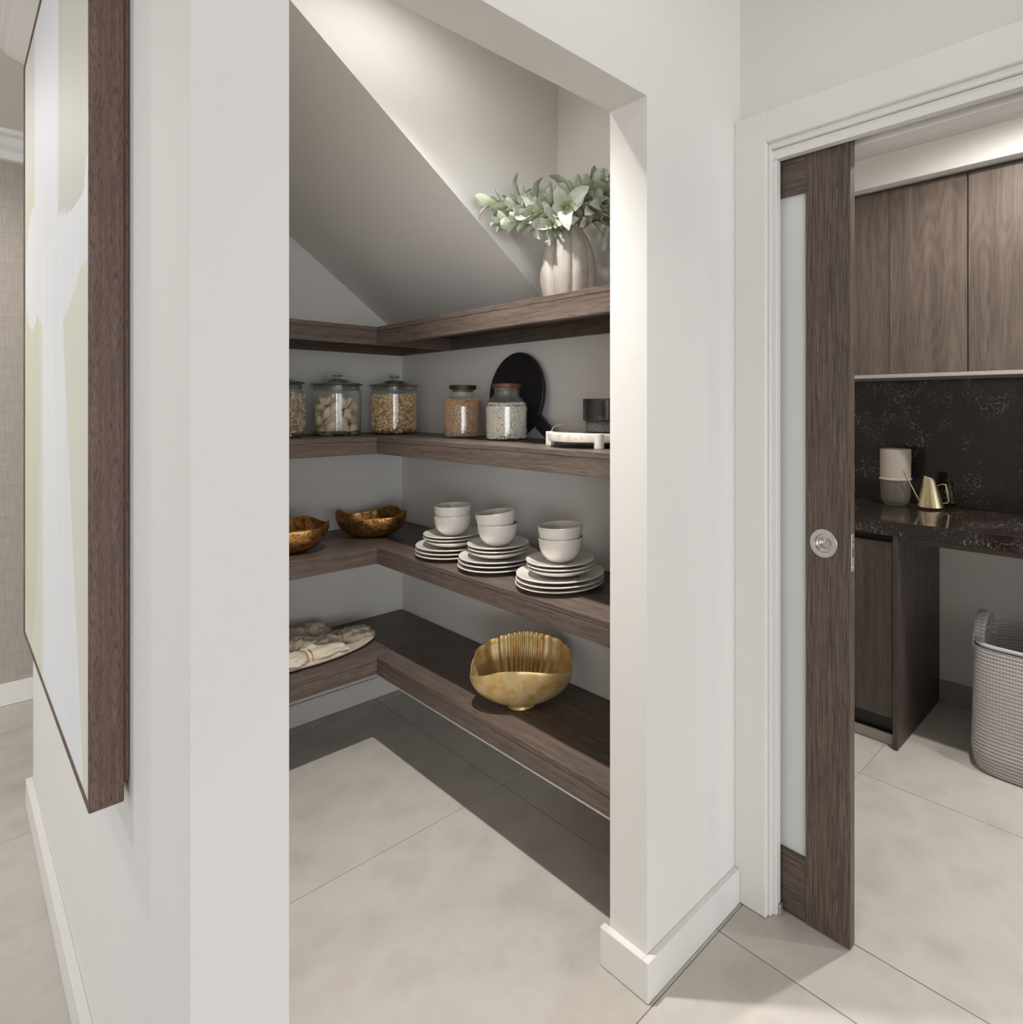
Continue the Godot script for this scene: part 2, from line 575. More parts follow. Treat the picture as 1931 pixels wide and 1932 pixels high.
# ---------------------------------------------------------------- the place's measures
const BEAM := 42.0
const XR := 1.503      # right wall of pantry and hall
const ZB := -2.802     # pantry back wall
const ZF := -0.918     # hall face of the front wall
const ZI := -1.035     # pantry face of the front wall
const XL := 0.209      # outer face of the pantry's left wall
const XI := 0.3245     # inner face of it
const XO := 1.098      # right jamb of the opening
const YH := 2.078      # underside of the header
const YC := 2.6        # ceiling
const SX := 1.146      # front of the right shelf run
const SZ := -2.335     # front of the back shelf run
const RIGHT := Vector3(0.674, 0, 0.738)    # horizontal direction across the view, for turning things
const AWAY := Vector3(0.738, 0, -0.674)

func _ready() -> void:
	rng.seed = 4
	# camera: level, with the lens shifted down and left
	var f := 1168.1
	var cam := Camera3D.new()
	cam.name = "camera"
	add_child(cam)
	cam.position = Vector3(0, 1.36, 0)
	cam.rotation.y = -atan2(0.738, 0.674)
	cam.keep_aspect = Camera3D.KEEP_HEIGHT
	cam.set_frustum(0.05 * 1932.0 / f, Vector2((965.5 - 1170.0) / f, (767.1 - 966.0) / f) * 0.05, 0.05, 60.0)
	cam.current = true
	# sky beyond the windows
	var we := WorldEnvironment.new()
	we.name = "world"
	add_child(we)
	var env := Environment.new()
	var sky := Sky.new()
	var psm := ProceduralSkyMaterial.new()
	psm.sky_top_color = rgb(186, 200, 216)
	psm.sky_horizon_color = rgb(222, 226, 230)
	psm.ground_bottom_color = rgb(150, 148, 142)
	psm.ground_horizon_color = rgb(196, 196, 192)
	sky.sky_material = psm
	env.sky = sky
	env.background_mode = Environment.BG_SKY
	env.background_energy_multiplier = 1.0
	env.tonemap_mode = Environment.TONE_MAPPER_LINEAR
	env.tonemap_exposure = 0.86
	env.sdfgi_enabled = true
	env.ssao_enabled = true
	env.ssil_enabled = true
	we.environment = env
	# daylight through the wide windows behind and to the left of the camera
	area("window_light_rear", Vector3(-0.35, 1.2, 6.98), Vector3(0, 0, 0), Vector2(3.4, 2.3), 10.0, rgb(240, 245, 252))
	area("window_light_living", Vector3(-5.3, 1.2, 6.98), Vector3(0, 0, 0), Vector2(5.9, 2.3), 44.0, rgb(240, 245, 252))
	area("window_light_passage", Vector3(-2.62, 1.35, -1.9), Vector3(0, -90, 0), Vector2(1.9, 1.9), 2.0, rgb(240, 245, 252))
	area("window_light_laundry", Vector3(2.3, 1.05, 2.70), Vector3(0, 0, 0), Vector2(0.9, 2.0), 2.4, rgb(240, 245, 252))

	make_materials()
	build_room()
	build_lamps()
	build_pantry_shelves()
	build_door()
	build_laundry()
	build_painting()
	build_jars()
	build_board_and_tray()
	build_dishes()
	build_bowls()
	build_napkins()
	build_vase_and_sprigs()
	build_counter_things()
	build_basket()

func area(called: String, at: Vector3, turn: Vector3, size: Vector2, energy: float, col: Color) -> void:
	var l := AreaLight3D.new()
	l.name = called
	add_child(l)
	l.position = at
	l.rotation_degrees = turn
	l.area_size = size
	l.area_normalize_energy = true
	l.light_energy = energy
	l.light_color = col
	l.shadow_enabled = true
	l.area_range = 20.0

func downlight(at: Vector3, beam: float, spill: float, label: String) -> void:
	# a recessed fitting: a soft-edged beam from the lens, and the fainter wide spill of its trim
	var o := thing("downlight", label, "light", at)
	var ring := MB.new()
	ring.lathe([Vector2(0.042, 0.0), Vector2(0.042, -0.004), Vector2(0.058, -0.004), Vector2(0.06, 0.0)], 32)
	part("trim_ring", ring, M.trim, o)
	var disc := MB.new()
	disc.lathe([Vector2(0.0, -0.001), Vector2(0.041, -0.001), Vector2(0.041, 0.0)], 32)
	part("lens", disc, M.bulb, o)
	for k in 2:
		var l := SpotLight3D.new()
		l.name = "lamp_beam" if k == 0 else "lamp_spill"
		o.add_child(l)
		l.position = Vector3(0, -0.012, 0)
		l.rotation_degrees.x = -90
		l.spot_angle = BEAM if k == 0 else 85.0
		l.spot_angle_attenuation = 1.0 if k == 0 else 0.6
		l.spot_range = 12.0
		l.spot_attenuation = 2.0
		l.light_energy = beam if k == 0 else spill
		l.light_size = 0.025
		l.light_color = rgb(255, 252, 248)
		l.shadow_enabled = true

func build_lamps() -> void:
	downlight(Vector3(0.77, YC, -1.35), 4.8, 0.22, "round recessed ceiling downlight inside the pantry under the stair")
	downlight(Vector3(0.77, YC, -0.46), 0.5, 0.09, "round recessed ceiling downlight in the hall before the pantry opening")
	downlight(Vector3(-1.2, YC, -1.9), 0.3, 0.9, "round recessed ceiling downlight in the left passage beside the painting")
	downlight(Vector3(-0.5, YC, 1.0), 0.2, 0.05, "round recessed ceiling downlight over the hall behind the viewer")
	downlight(Vector3(-0.6, YC, -3.4), 0.5, 1.9, "round recessed ceiling downlight in the far passage beside the papered wall")
	downlight(Vector3(2.2, 2.5, -0.38), 1.5, 1.35, "round recessed ceiling downlight in the laundry before the counter")
	downlight(Vector3(2.33, 2.5, 0.7), 2.8, 0.4, "round recessed ceiling downlight at the far end of the laundry")

# ---------------------------------------------------------------- the room
func build_room() -> void:
	# floor: a bed of grout with large square porcelain slabs laid on it
	var bed := MB.new()
	bed.box(Vector3(-10.12, -0.12, -4.1), Vector3(3.25, -0.0025, 7.12), 0.0)
	var floor_bed := struct("floor", bed, M.grout, "grey beige porcelain floor laid in large square tiles", "floor")
	var xs := [-9.99, -8.79, -7.875, -6.96, -6.045, -5.13, -4.215, -3.3, -2.385, -1.385, -0.47, 0.445, 1.36, 1.557, 2.30, 3.13]
	var zs := [-3.97, -3.64, -2.725, -1.81, -0.893, 0.022, 0.937, 1.852, 2.767, 3.682, 4.597, 5.512, 6.427, 7.0]
	for i in xs.size() - 1:
		for k in zs.size() - 1:
			if (xs[i] > 1.4 and zs[k] < -1.9) or (xs[i] < -2.7 and zs[k] < -1.0):
				continue
			var g := 0.0013
			var m := MB.new()
			m.box(Vector3(xs[i] + g, -0.010, zs[k] + g), Vector3(xs[i + 1] - g, rng.randf_range(-0.0003, 0.0), zs[k + 1] - g), 0.0007, 2, Vector2(rng.randf() * 5.0, rng.randf() * 5.0))
			part("tile", m, M.tile, floor_bed)
	# ceilings
	var c := MB.new()
	c.box(Vector3(-2.72, YC, -4.1), Vector3(1.565, YC + 0.12, 0.8), 0.0)
	struct("ceiling", c, M.ceiling, "flat white ceiling over the hall and pantry", "ceiling")
	c = MB.new()
	c.box(Vector3(-10.12, YC, -1.0), Vector3(-2.72, YC + 0.12, 0.8), 0.0)
	c.box(Vector3(-10.12, YC, 0.8), Vector3(1.565, YC + 0.12, 7.12), 0.0)
	struct("ceiling_living", c, M.timber, "dark timber ceiling of the living space behind the viewer", "ceiling")
	c = MB.new()
	c.box(Vector3(1.565, 2.5, -2.0), Vector3(3.25, 2.62, 2.85), 0.0)
	struct("ceiling_laundry", c, M.ceiling, "flat white ceiling of the laundry seen through the doorway", "ceiling")
	# pantry front wall with its opening
	c = MB.new()
	c.box(Vector3(XL, 0, ZI), Vector3(XI, YC, ZF), 0.0)
	c.box(Vector3(XI, YH, ZI), Vector3(XO, YC, ZF), 0.0)
	c.box(Vector3(XO, 0, ZI), Vector3(XR, YC, ZF), 0.0)
	struct("wall_front", c, M.paint, "pale painted wall with the pantry opening cut through it", "wall")
	c = MB.new()
	c.box(Vector3(XL, 0, -2.90), Vector3(XI, YC, ZI), 0.0)
	struct("wall_left", c, M.paint, "pale painted wall beside the passage, hung with the painting", "wall")
	c = MB.new()
	c.box(Vector3(XI, 0, -2.90), Vector3(1.62, YC, ZB), 0.0)
	struct("wall_back", c, M.paint, "pale painted back wall of the pantry behind the shelves", "wall")
	# right wall: two skins with the door's pocket between them
	c = MB.new()
	c.box(Vector3(XR, 0, -2.90), Vector3(1.522, YC, -0.812), 0.0)
	c.box(Vector3(XR, 2.03, -0.812), Vector3(1.522, YC, 0.04), 0.0)
	c.box(Vector3(XR, 0, 0.04), Vector3(1.522, YC, 7.0), 0.0)
	struct("wall_right", c, M.paint, "pale painted right wall of pantry and hall, with the laundry doorway", "wall")
	c = MB.new()
	c.box(Vector3(1.565, 0, -2.90), Vector3(1.62, YC, -0.812), 0.0)
	c.box(Vector3(1.565, 2.03, -0.812), Vector3(1.62, YC, 0.04), 0.0)
	c.box(Vector3(1.522, 0, 0.04), Vector3(1.62, YC, 7.0), 0.0)
	c.box(Vector3(1.522, 2.06, -0.812), Vector3(1.565, YC, 0.04), 0.0)
	struct("wall_laundry_left", c, M.paint, "laundry side of the wall that holds the pocket door", "wall")
	# stair: sloping soffit and the upright side wall above its front edge
	c = MB.new()
	var sl := 0.7725
	var poly := PackedVector2Array([Vector2(0.9734 - (YC - 2.0997) / sl, YC), Vector2(XR, 2.0997 - sl * (XR - 0.9734)), Vector2(XR, YC)])
	c.prism(poly, Vector3(0, 0, ZB), Vector3.RIGHT, Vector3.UP, Vector3.BACK, -1.677 - ZB, 0.0)
	struct("ceiling_stair", c, M.paint, "sloping underside of the stair with its upright side, above the pantry shelves", "ceiling")
	# far passage and outer walls
	c = MB.new()
	c.box(Vector3(-2.72, 0, -4.09), Vector3(1.62, YC, -3.97), 0.0)
	struct("wall_far", c, M.wallpaper, "far passage wall papered in grey beige woven cloth", "wall")
	c = MB.new()
	c.box(Vector3(1.50, 0, -3.97), Vector3(1.62, YC, -2.90), 0.0)
	struct("wall_passage_end", c, M.paint, "end wall of the far passage behind the pantry", "wall")
	c = MB.new()
	c.box(Vector3(-2.72, 0, -4.09), Vector3(-2.6, YC, -2.9), 0.0)
	c.box(Vector3(-2.72, 0, -2.9), Vector3(-2.6, 0.35, -1.0), 0.0)
	c.box(Vector3(-2.72, 2.35, -2.9), Vector3(-2.6, YC, -1.0), 0.0)
	c.box(Vector3(-10.0, 0, -1.0), Vector3(-2.6, YC, -0.88), 0.0)
	c.box(Vector3(-10.12, 0, -1.0), Vector3(-10.0, YC, 7.12), 0.0)
	struct("wall_outer_left", c, M.taupe, "outer walls on the far left, one with a window", "wall")
	c = MB.new()
	c.box(Vector3(-10.0, 0, 7.0), Vector3(-8.3, YC, 7.12), 0.0)
	c.box(Vector3(-2.3, 0, 7.0), Vector3(-2.0, YC, 7.12), 0.0)
	c.box(Vector3(1.4, 0, 7.0), Vector3(1.62, YC, 7.12), 0.0)
	c.box(Vector3(-8.3, 2.4, 7.0), Vector3(1.4, YC, 7.12), 0.0)
	struct("wall_rear", c, M.taupe, "outer wall far behind the viewer with two wide glazed openings", "wall")
	c = MB.new()
	c.box(Vector3(3.11, 0, -2.0), Vector3(3.25, 2.62, 2.85), 0.0)
	struct("wall_laundry_back", c, M.paint, "pale painted back wall of the laundry under the counter", "wall")
	c = MB.new()
	c.box(Vector3(1.62, 0, -2.0), Vector3(3.11, 2.62, -1.88), 0.0)
	c.box(Vector3(1.62, 0, 2.72), Vector3(1.85, 2.62, 2.84), 0.0)
	c.box(Vector3(2.75, 0, 2.72), Vector3(3.11, 2.62, 2.84), 0.0)
	c.box(Vector3(1.85, 2.1, 2.72), Vector3(2.75, 2.62, 2.84), 0.0)
	struct("wall_laundry_end", c, M.paint, "end walls of the laundry, one with a glazed garden door", "wall")
	# baseboards
	var t := 0.0175
	var hb := 0.0945
	baseboard("baseboard_front", [Vector3(XO - t, 0, ZF), Vector3(XR - 0.03, hb, ZF + t), Vector3(XO - t, 0, ZI - t), Vector3(XO, hb, ZF)], "flat white baseboard round the foot of the pillar right of the opening")
	baseboard("baseboard_left", [Vector3(XL - t, 0, -2.915), Vector3(XL, hb, ZF + t), Vector3(XL, 0, -2.915), Vector3(XI + 0.6, hb, -2.90), Vector3(XL, 0, ZF), Vector3(XI, hb, ZF + t)], "flat white baseboard along the wall under the painting")
	baseboard("baseboard_back", [Vector3(XI, 0, ZB), Vector3(XR, hb, ZB + t), Vector3(XR - t, 0, ZB + t), Vector3(XR, hb, ZI)], "flat white baseboard under the lowest pantry shelf")
	baseboard("baseboard_far", [Vector3(-2.6, 0, -3.97), Vector3(1.5, 0.101, -3.955)], "white baseboard of the papered far passage wall")
	# crown mouldings
	crown("trim_1", Vector3(XL, YC, -2.90), true)
	crown("trim_2", Vector3(-2.6, YC, -3.97), false)

func baseboard(called: String, pairs: Array, label: String) -> void:
	var m := MB.new()
	for i in range(0, pairs.size(), 2):
		var a: Vector3 = pairs[i]
		var b: Vector3 = pairs[i + 1]
		m.box(Vector3(minf(a.x, b.x), 0.001, minf(a.z, b.z)), Vector3(maxf(a.x, b.x), maxf(a.y, b.y), maxf(a.z, b.z)), 0.0015)
	struct(called, m, M.trim, label, "baseboard")

func crown(called: String, at: Vector3, along_z: bool) -> void:
	var m := MB.new()
	if along_z:
		var p := PackedVector2Array([Vector2(0, 0), Vector2(-0.100, 0), Vector2(-0.100, -0.010), Vector2(-0.084, -0.013), Vector2(-0.081, -0.025), Vector2(-0.066, -0.028), Vector2(-0.062, -0.040), Vector2(-0.006, -0.060), Vector2(0, -0.07)])
		m.prism(p, Vector3(at.x, at.y, at.z - 0.07), Vector3.RIGHT, Vector3.UP, Vector3.BACK, 3.0, 0.0)
		struct(called, m, M.trim, "white crown moulding along the ceiling above the painting", "moulding")
	else:
		var p := PackedVector2Array([Vector2(0, 0), Vector2(0.09, 0), Vector2(0.09, -0.02), Vector2(0.066, -0.03), Vector2(0.05, -0.06), Vector2(0.03, -0.075), Vector2(0.022, -0.08), Vector2(0.018, -0.115), Vector2(0, -0.12)])
		m.prism(p, at, Vector3.BACK, Vector3.UP, Vector3.RIGHT, 4.1, 0.0)
		struct(called, m, M.trim, "white crown moulding above the papered far passage wall", "moulding")

# ---------------------------------------------------------------- pantry shelves
func build_pantry_shelves() -> void:
	var tops := [1.6715, 1.241, 0.810, 0.380]
	var bots := [1.601, 1.1755, 0.745, 0.313]
	var names := ["topmost dark wood corner shelf, up under the stair, carrying the leafy vase", "second dark wood corner shelf from the top, carrying the glass jars", "third dark wood corner shelf from the top, carrying plates and bronze bowls", "lowest dark wood corner shelf, carrying napkins and the gold shell bowl"]
	for i in 4:
		var o := thing("corner_shelf", names[i], "shelf", Vector3(0, tops[i], 0), 0.0, "dark wood pantry shelves")
		var h: float = bots[i] - tops[i]
		var e := 0.001
		bx("back_board", Vector3(XI + e, -0.017, ZB + e), Vector3(XR - e, 0, SZ - 0.02), M.shelf_wood, o, 0.001, 0)
		bx("side_board", Vector3(SX + 0.02, -0.017, SZ - 0.0195), Vector3(XR - e, 0, ZI - 0.004), M.shelf_wood, o, 0.001, 2)
		# nosings: a thin lipping on top and the deep face board below it
		bx("back_lipping", Vector3(XI + e, -0.0165, SZ - 0.02), Vector3(SX + 0.02, 0, SZ), M.shelf_wood, o, 0.0012, 0)
		bx("side_lipping", Vector3(SX, -0.0165, SZ + 0.0003), Vector3(SX + 0.02, 0, ZI - 0.004), M.shelf_wood, o, 0.0012, 2)
		bx("back_edge_board", Vector3(XI + e, h, SZ - 0.02), Vector3(XR - 0.022, -0.0172, SZ), M.shelf_wood, o, 0.0012, 0)
		bx("side_edge_board", Vector3(SX, h, SZ + 0.0003), Vector3(SX + 0.02, -0.0172, ZI - 0.004), M.shelf_wood, o, 0.0012, 2)
		# cleats against the walls
		bx("back_cleat", Vector3(XI + e, h + 0.003, ZB + e), Vector3(XR - e, -0.0172, ZB + 0.02), M.shelf_wood, o, 0.001, 0)
		bx("side_cleat", Vector3(XR - 0.02, h + 0.003, ZB + 0.021), Vector3(XR - e, -0.0172, ZI - 0.004), M.shelf_wood, o, 0.001, 2)
		if i == 3:
			bx("edge_strip", Vector3(SX - 0.0005, h - 0.006, SZ + 0.001), Vector3(SX + 0.018, h - 0.0003, ZI - 0.004), M.aluminium, o, 0.0005, 2).set_meta("label", "thin pale strip under the front edge")
		if i >= 2:
			var cap := MB.new()
			cap.lathe([Vector2(0.0062, 0.0), Vector2(0.0058, 0.0012), Vector2(0.0, 0.0013)], 20, Vector3(SX + 0.018, 0, SZ - 0.012))
			part("screw_cap", cap, M.shelf_wood, o)

# ---------------------------------------------------------------- pocket door and its frame
func build_door() -> void:
	# casing and jamb of the doorway
	var fr := thing("trim_3", "white door casing round the laundry doorway, right of the pillar", "door frame")
	fr.set_meta("kind", "structure")
	bx("casing", Vector3(1.474, 0.001, -0.9178), Vector3(XR, 2.145, -0.8225), M.trim, fr, 0.002)
	bx("head_casing", Vector3(1.474, 2.0616, -0.8225), Vector3(XR, 2.145, 0.05), M.trim, fr, 0.002)
	bx("casing", Vector3(1.474, 0.001, 0.05), Vector3(XR, 2.145, 0.133), M.trim, fr, 0.002)
	bx("jamb", Vector3(1.488, 0.001, -0.8222), Vector3(1.502, 2.046, -0.8155), M.trim, fr, 0.0012)
	bx("jamb", Vector3(1.5023, 0.001, -0.8222), Vector3(1.524, 2.0195, -0.805), M.trim, fr, 0.0012)
	bx("head_jamb", Vector3(1.488, 2.046, -0.8222), Vector3(1.5, 2.0614, 0.05), M.trim, fr, 0.0012)
	bx("head_stop", Vector3(1.5003, 2.02, -0.8222), Vector3(1.524, 2.046, 0.05), M.trim, fr, 0.0012)
	bx("head_stop", Vector3(1.563, 2.02, -0.8222), Vector3(1.622, 2.046, 0.05), M.trim, fr, 0.0012)
	bx("strike_jamb", Vector3(1.49, 0.001, 0.034), Vector3(1.62, 2.046, 0.0495), M.trim, fr, 0.0012)
	bx("jamb", Vector3(1.563, 0.001, -0.8222), Vector3(1.622, 2.0195, -0.805), M.trim, fr, 0.0012)
	var gd := bx("floor_guide", Vector3(1.507, 0.0005, -0.8045), Vector3(1.524, 0.028, -0.797), M.steel, fr, 0.003)
	gd.set_meta("label", "small metal floor guide at the foot of the jamb")
	# the sliding leaf
	var d := thing("door_1", "dark wood pocket door with a frosted glass pane, half slid open", "door", Vector3(1.53, 0.004, -0.6175))
	d.set_meta("kind", "structure")
	var th := 0.0266
	# the front stile is mortised for the flush pull
	var pc := Vector3(0.0, 1.0043, -0.0692)
	var hh := 0.0252
	var sm := MB.new()
	sm.box(Vector3(0, 0, -0.1185), Vector3(th, pc.y - hh, 0), 0.0)
	sm.box(Vector3(0, pc.y + hh, -0.1185), Vector3(th, 2.036, 0), 0.0)
	sm.box(Vector3(0, pc.y - hh, -0.1185), Vector3(th, pc.y + hh, pc.z - hh), 0.0)
	sm.box(Vector3(0, pc.y - hh, pc.z + hh), Vector3(th, pc.y + hh, 0), 0.0)
	part("stile", sm, M.door_wood, d)
	bx("stile", Vector3(0, 0, -0.86), Vector3(th, 2.036, -0.7415), M.door_wood, d, 0.0015, 1)
	bx("top_rail", Vector3(0.001, 1.9205, -0.741), Vector3(th - 0.001, 2.036, -0.119), M.door_wood, d, 0.001, 2)
	bx("bottom_rail", Vector3(0.001, 0, -0.741), Vector3(th - 0.001, 0.166, -0.119), M.door_wood, d, 0.001, 2)
	bx("frosted_pane", Vector3(0.009, 0.1655, -0.742), Vector3(0.017, 1.921, -0.118), M.frosted_pane, d, 0.0)
	# round flush pull: a flat ring and a dished cup
	var pull := MB.new()
	pull.lathe([Vector2(0.0232, -0.008), Vector2(0.0238, -0.002), Vector2(0.0240, 0.0022), Vector2(0.0248, 0.0032), Vector2(0.0262, 0.0036), Vector2(0.0352, 0.0036), Vector2(0.0366, 0.0030), Vector2(0.0372, 0.0)], 48)
	var po := part("flush_pull", pull, M.nickel, d)
	po.position = pc
	po.rotation_degrees.z = 90
	var cup := MB.new()
	cup.lathe([Vector2(0.0, -0.0045), Vector2(0.003, -0.0047), Vector2(0.008, -0.0070), Vector2(0.013, -0.0098), Vector2(0.018, -0.0112), Vector2(0.0212, -0.0105), Vector2(0.0225, -0.0085), Vector2(0.0232, -0.0075)], 48)
	var co := part("cup", cup, M.nickel, po)
	# latch face plate on the leaf's edge
	var lp := bx("latch_plate", Vector3(0.0045, 0.942, 0.0), Vector3(0.0222, 1.036, 0.0016), M.steel, d, 0.0005)
	bx("latch_slot", Vector3(0.0105, 0.978, 0.0014), Vector3(0.0160, 1.002, 0.0019), M.dark_slot, lp, 0.0)
	bx("latch_slot", Vector3(0.0095, 1.014, 0.0014), Vector3(0.0175, 1.017, 0.0019), M.dark_slot, lp, 0.0)
	var sc := MB.new()
	sc.lathe([Vector2(0.0035, 0.0), Vector2(0.003, 0.0012), Vector2(0, 0.0013)], 16)
	var so := part("screw", sc, M.nickel, lp)
	so.position = Vector3(0.0135, 0.952, 0.0015)
	so.rotation_degrees.x = 90

# ---------------------------------------------------------------- laundry
func build_laundry() -> void:
	# wall cabinets, two doors each
	var labs := ["dark wood wall cabinet left of the tall joint, partly behind the sliding door", "dark wood wall cabinet on the right, above the watering can side of the counter"]
	var zz := [[-1.243, -0.639], [-0.637, -0.033]]
	for k in 2:
		var o := thing("wall_cabinet", labs[k], "cabinet", Vector3(2.75, 1.5, zz[k][1]), 0.0, "dark wood wall cabinets")
		var wd: float = zz[k][0] - zz[k][1]
		bx("body", Vector3(0.02, 0.004, wd), Vector3(0.358, 0.79, 0.0), M.base_wood, o, 0.001, 1)
		bx("door", Vector3(0, 0.0, wd + 0.0012), Vector3(0.0195, 0.79, wd / 2 - 0.0012), M.cabinet_wood, o, 0.0012, 1)
		bx("door", Vector3(0, 0.0, wd / 2 + 0.0012), Vector3(0.0195, 0.79, -0.0012), M.cabinet_wood, o, 0.0012, 1)
	var lr := bx("light_rail", Vector3(2.75, 1.4835, -1.86), Vector3(3.088, 1.4995, 0.6), M.aluminium, null, 0.001, 2)
	tag(lr, "slim pale light rail running under the wall cabinets", "light rail")
	# fascia above the cabinets
	var m := MB.new()
	m.box(Vector3(2.70, 2.303, -1.88), Vector3(3.11, 2.5, 2.72), 0.0)
	struct("trim_4", m, M.paint, "pale bulkhead between the wall cabinets and the laundry ceiling", "bulkhead")
	m = MB.new()
	m.box(Vector3(2.692, 2.300, -1.88), Vector3(2.70, 2.432, 2.72), 0.002)
	m.box(Vector3(2.680, 2.484, -1.88), Vector3(2.70, 2.5, 2.72), 0.002)
	struct("trim_5", m, M.trim, "white fascia board fixed to the bulkhead over the wall cabinets", "fascia")
	# splashback and counter
	var sb := bx("splashback", Vector3(3.09, 0.9045, -1.86), Vector3(3.1095, 1.4832, 2.6), M.quartz, null, 0.001, 2)
	tag(sb, "polished dark brown stone splashback with fine pale veins", "splashback")
	var ct := thing("countertop", "polished dark brown stone countertop with pale veins", "countertop", Vector3(2.541, 0.846, 0))
	bx("slab", Vector3(0, 0, -1.86), Vector3(0.5485, 0.058, 2.6), M.quartz, ct, 0.0015, 2)
	bx("apron", Vector3(0.012, -0.021, -0.8365), Vector3(0.032, -0.0005, 2.6), M.base_wood, ct, 0.001, 2).set_meta("label", "dark wood strip under the slab's front edge")
	# base cabinet with its end panel
	var b := thing("base_cabinet", "dark wood base cabinet with an end panel, under the stone countertop", "cabinet", Vector3(2.541, 0, -0.856))
	bx("end_panel", Vector3(0, 0.002, 0), Vector3(0.567, 0.8455, 0.0185), M.base_wood, b, 0.001, 1)
	bx("body", Vector3(0.03, 0.115, -1.0), Vector3(0.565, 0.80, -0.001), M.base_wood, b, 0.001, 1)
	bx("top_rail", Vector3(0.05, 0.80, -1.0), Vector3(0.565, 0.8455, -0.001), M.black_wood, b, 0.001, 2)
	bx("door", Vector3(0.008, 0.118, -0.497), Vector3(0.0275, 0.818, -0.003), M.base_wood, b, 0.0012, 1)
	bx("door", Vector3(0.008, 0.118, -0.995), Vector3(0.0275, 0.818, -0.500), M.base_wood, b, 0.0012, 1)
	bx("toe_kick", Vector3(0.055, 0.002, -1.0), Vector3(0.075, 0.1145, -0.001), M.black_wood, b, 0.001, 2)
	var ks := bx("kick_tile", Vector3(0.030, 0.001, -1.0), Vector3(0.040, 0.042, -0.001), M.tile_base, b, 0.001, 2)
	ks.set_meta("label", "grey tile upstand at the foot of the cabinet")
	m = MB.new()
	m.box(Vector3(3.100, 0.001, -0.837), Vector3(3.11, 0.1035, 2.7), 0.001, 2)
	struct("baseboard_laundry", m, M.tile_base, "grey tile skirting at the foot of the laundry wall under the counter", "baseboard")

# ---------------------------------------------------------------- painting
func build_painting() -> void:
	var o := thing("painting", "large abstract painting in cream and white with a deep brown wooden frame", "painting", Vector3(0.156, 0.715, -1.28))
	var dp := 0.0445
	var w := -1.165
	var h := 1.612
	bx("frame_side", Vector3(0, 0, -0.008), Vector3(dp, h, 0), M.frame_wood, o, 0.0012, 1)
	bx("frame_side", Vector3(0, 0, w), Vector3(dp, h, w + 0.008), M.frame_wood, o, 0.0012, 1)
	bx("frame_rail", Vector3(0, 0, w + 0.008), Vector3(dp, 0.006, -0.008), M.frame_wood, o, 0.001, 2)
	bx("frame_rail", Vector3(0, h - 0.006, w + 0.008), Vector3(dp, h, -0.008), M.frame_wood, o, 0.001, 2)
	var m := MB.new()
	var x := 0.003
	var a := Vector3(x, 0.006, -0.008)
	var bq := Vector3(x, h - 0.006, w + 0.008)
	m.box(Vector3(x + 0.0002, 0.006, w + 0.008), Vector3(0.03, h - 0.006, -0.008), 0.0)
	var nn := Vector3(-1, 0, 0)
	m.v.clear(); m.n.clear(); m.t.clear()
	m.face([a, Vector3(x, bq.y, a.z), bq, Vector3(x, a.y, bq.z)], nn, [Vector2(0, 1), Vector2(0, 0), Vector2(1, 0), Vector2(1, 1)])
	for q in [[Vector3(x, a.y, a.z), Vector3(0.03, a.y, a.z), Vector3(0.03, bq.y, a.z), Vector3(x, bq.y, a.z), Vector3.BACK], [Vector3(x, a.y, bq.z), Vector3(0.03, a.y, bq.z), Vector3(0.03, bq.y, bq.z), Vector3(x, bq.y, bq.z), Vector3.FORWARD], [Vector3(0.03, a.y, a.z), Vector3(0.03, bq.y, a.z), bq + Vector3(0.027, 0, 0), Vector3(0.03, a.y, bq.z), Vector3.RIGHT]]:
		m.face([q[0], q[1], q[2], q[3]], q[4], [Vector2.ZERO, Vector2.ZERO, Vector2.ZERO, Vector2.ZERO])
	part("canvas", m, M.canvas, o)
	bx("back_strip", Vector3(dp, 0.03, w + 0.03), Vector3(0.052, h - 0.03, -0.006), M.frame_wood, o, 0.001, 1)

# ---------------------------------------------------------------- glass jars
const JY := 1.2415

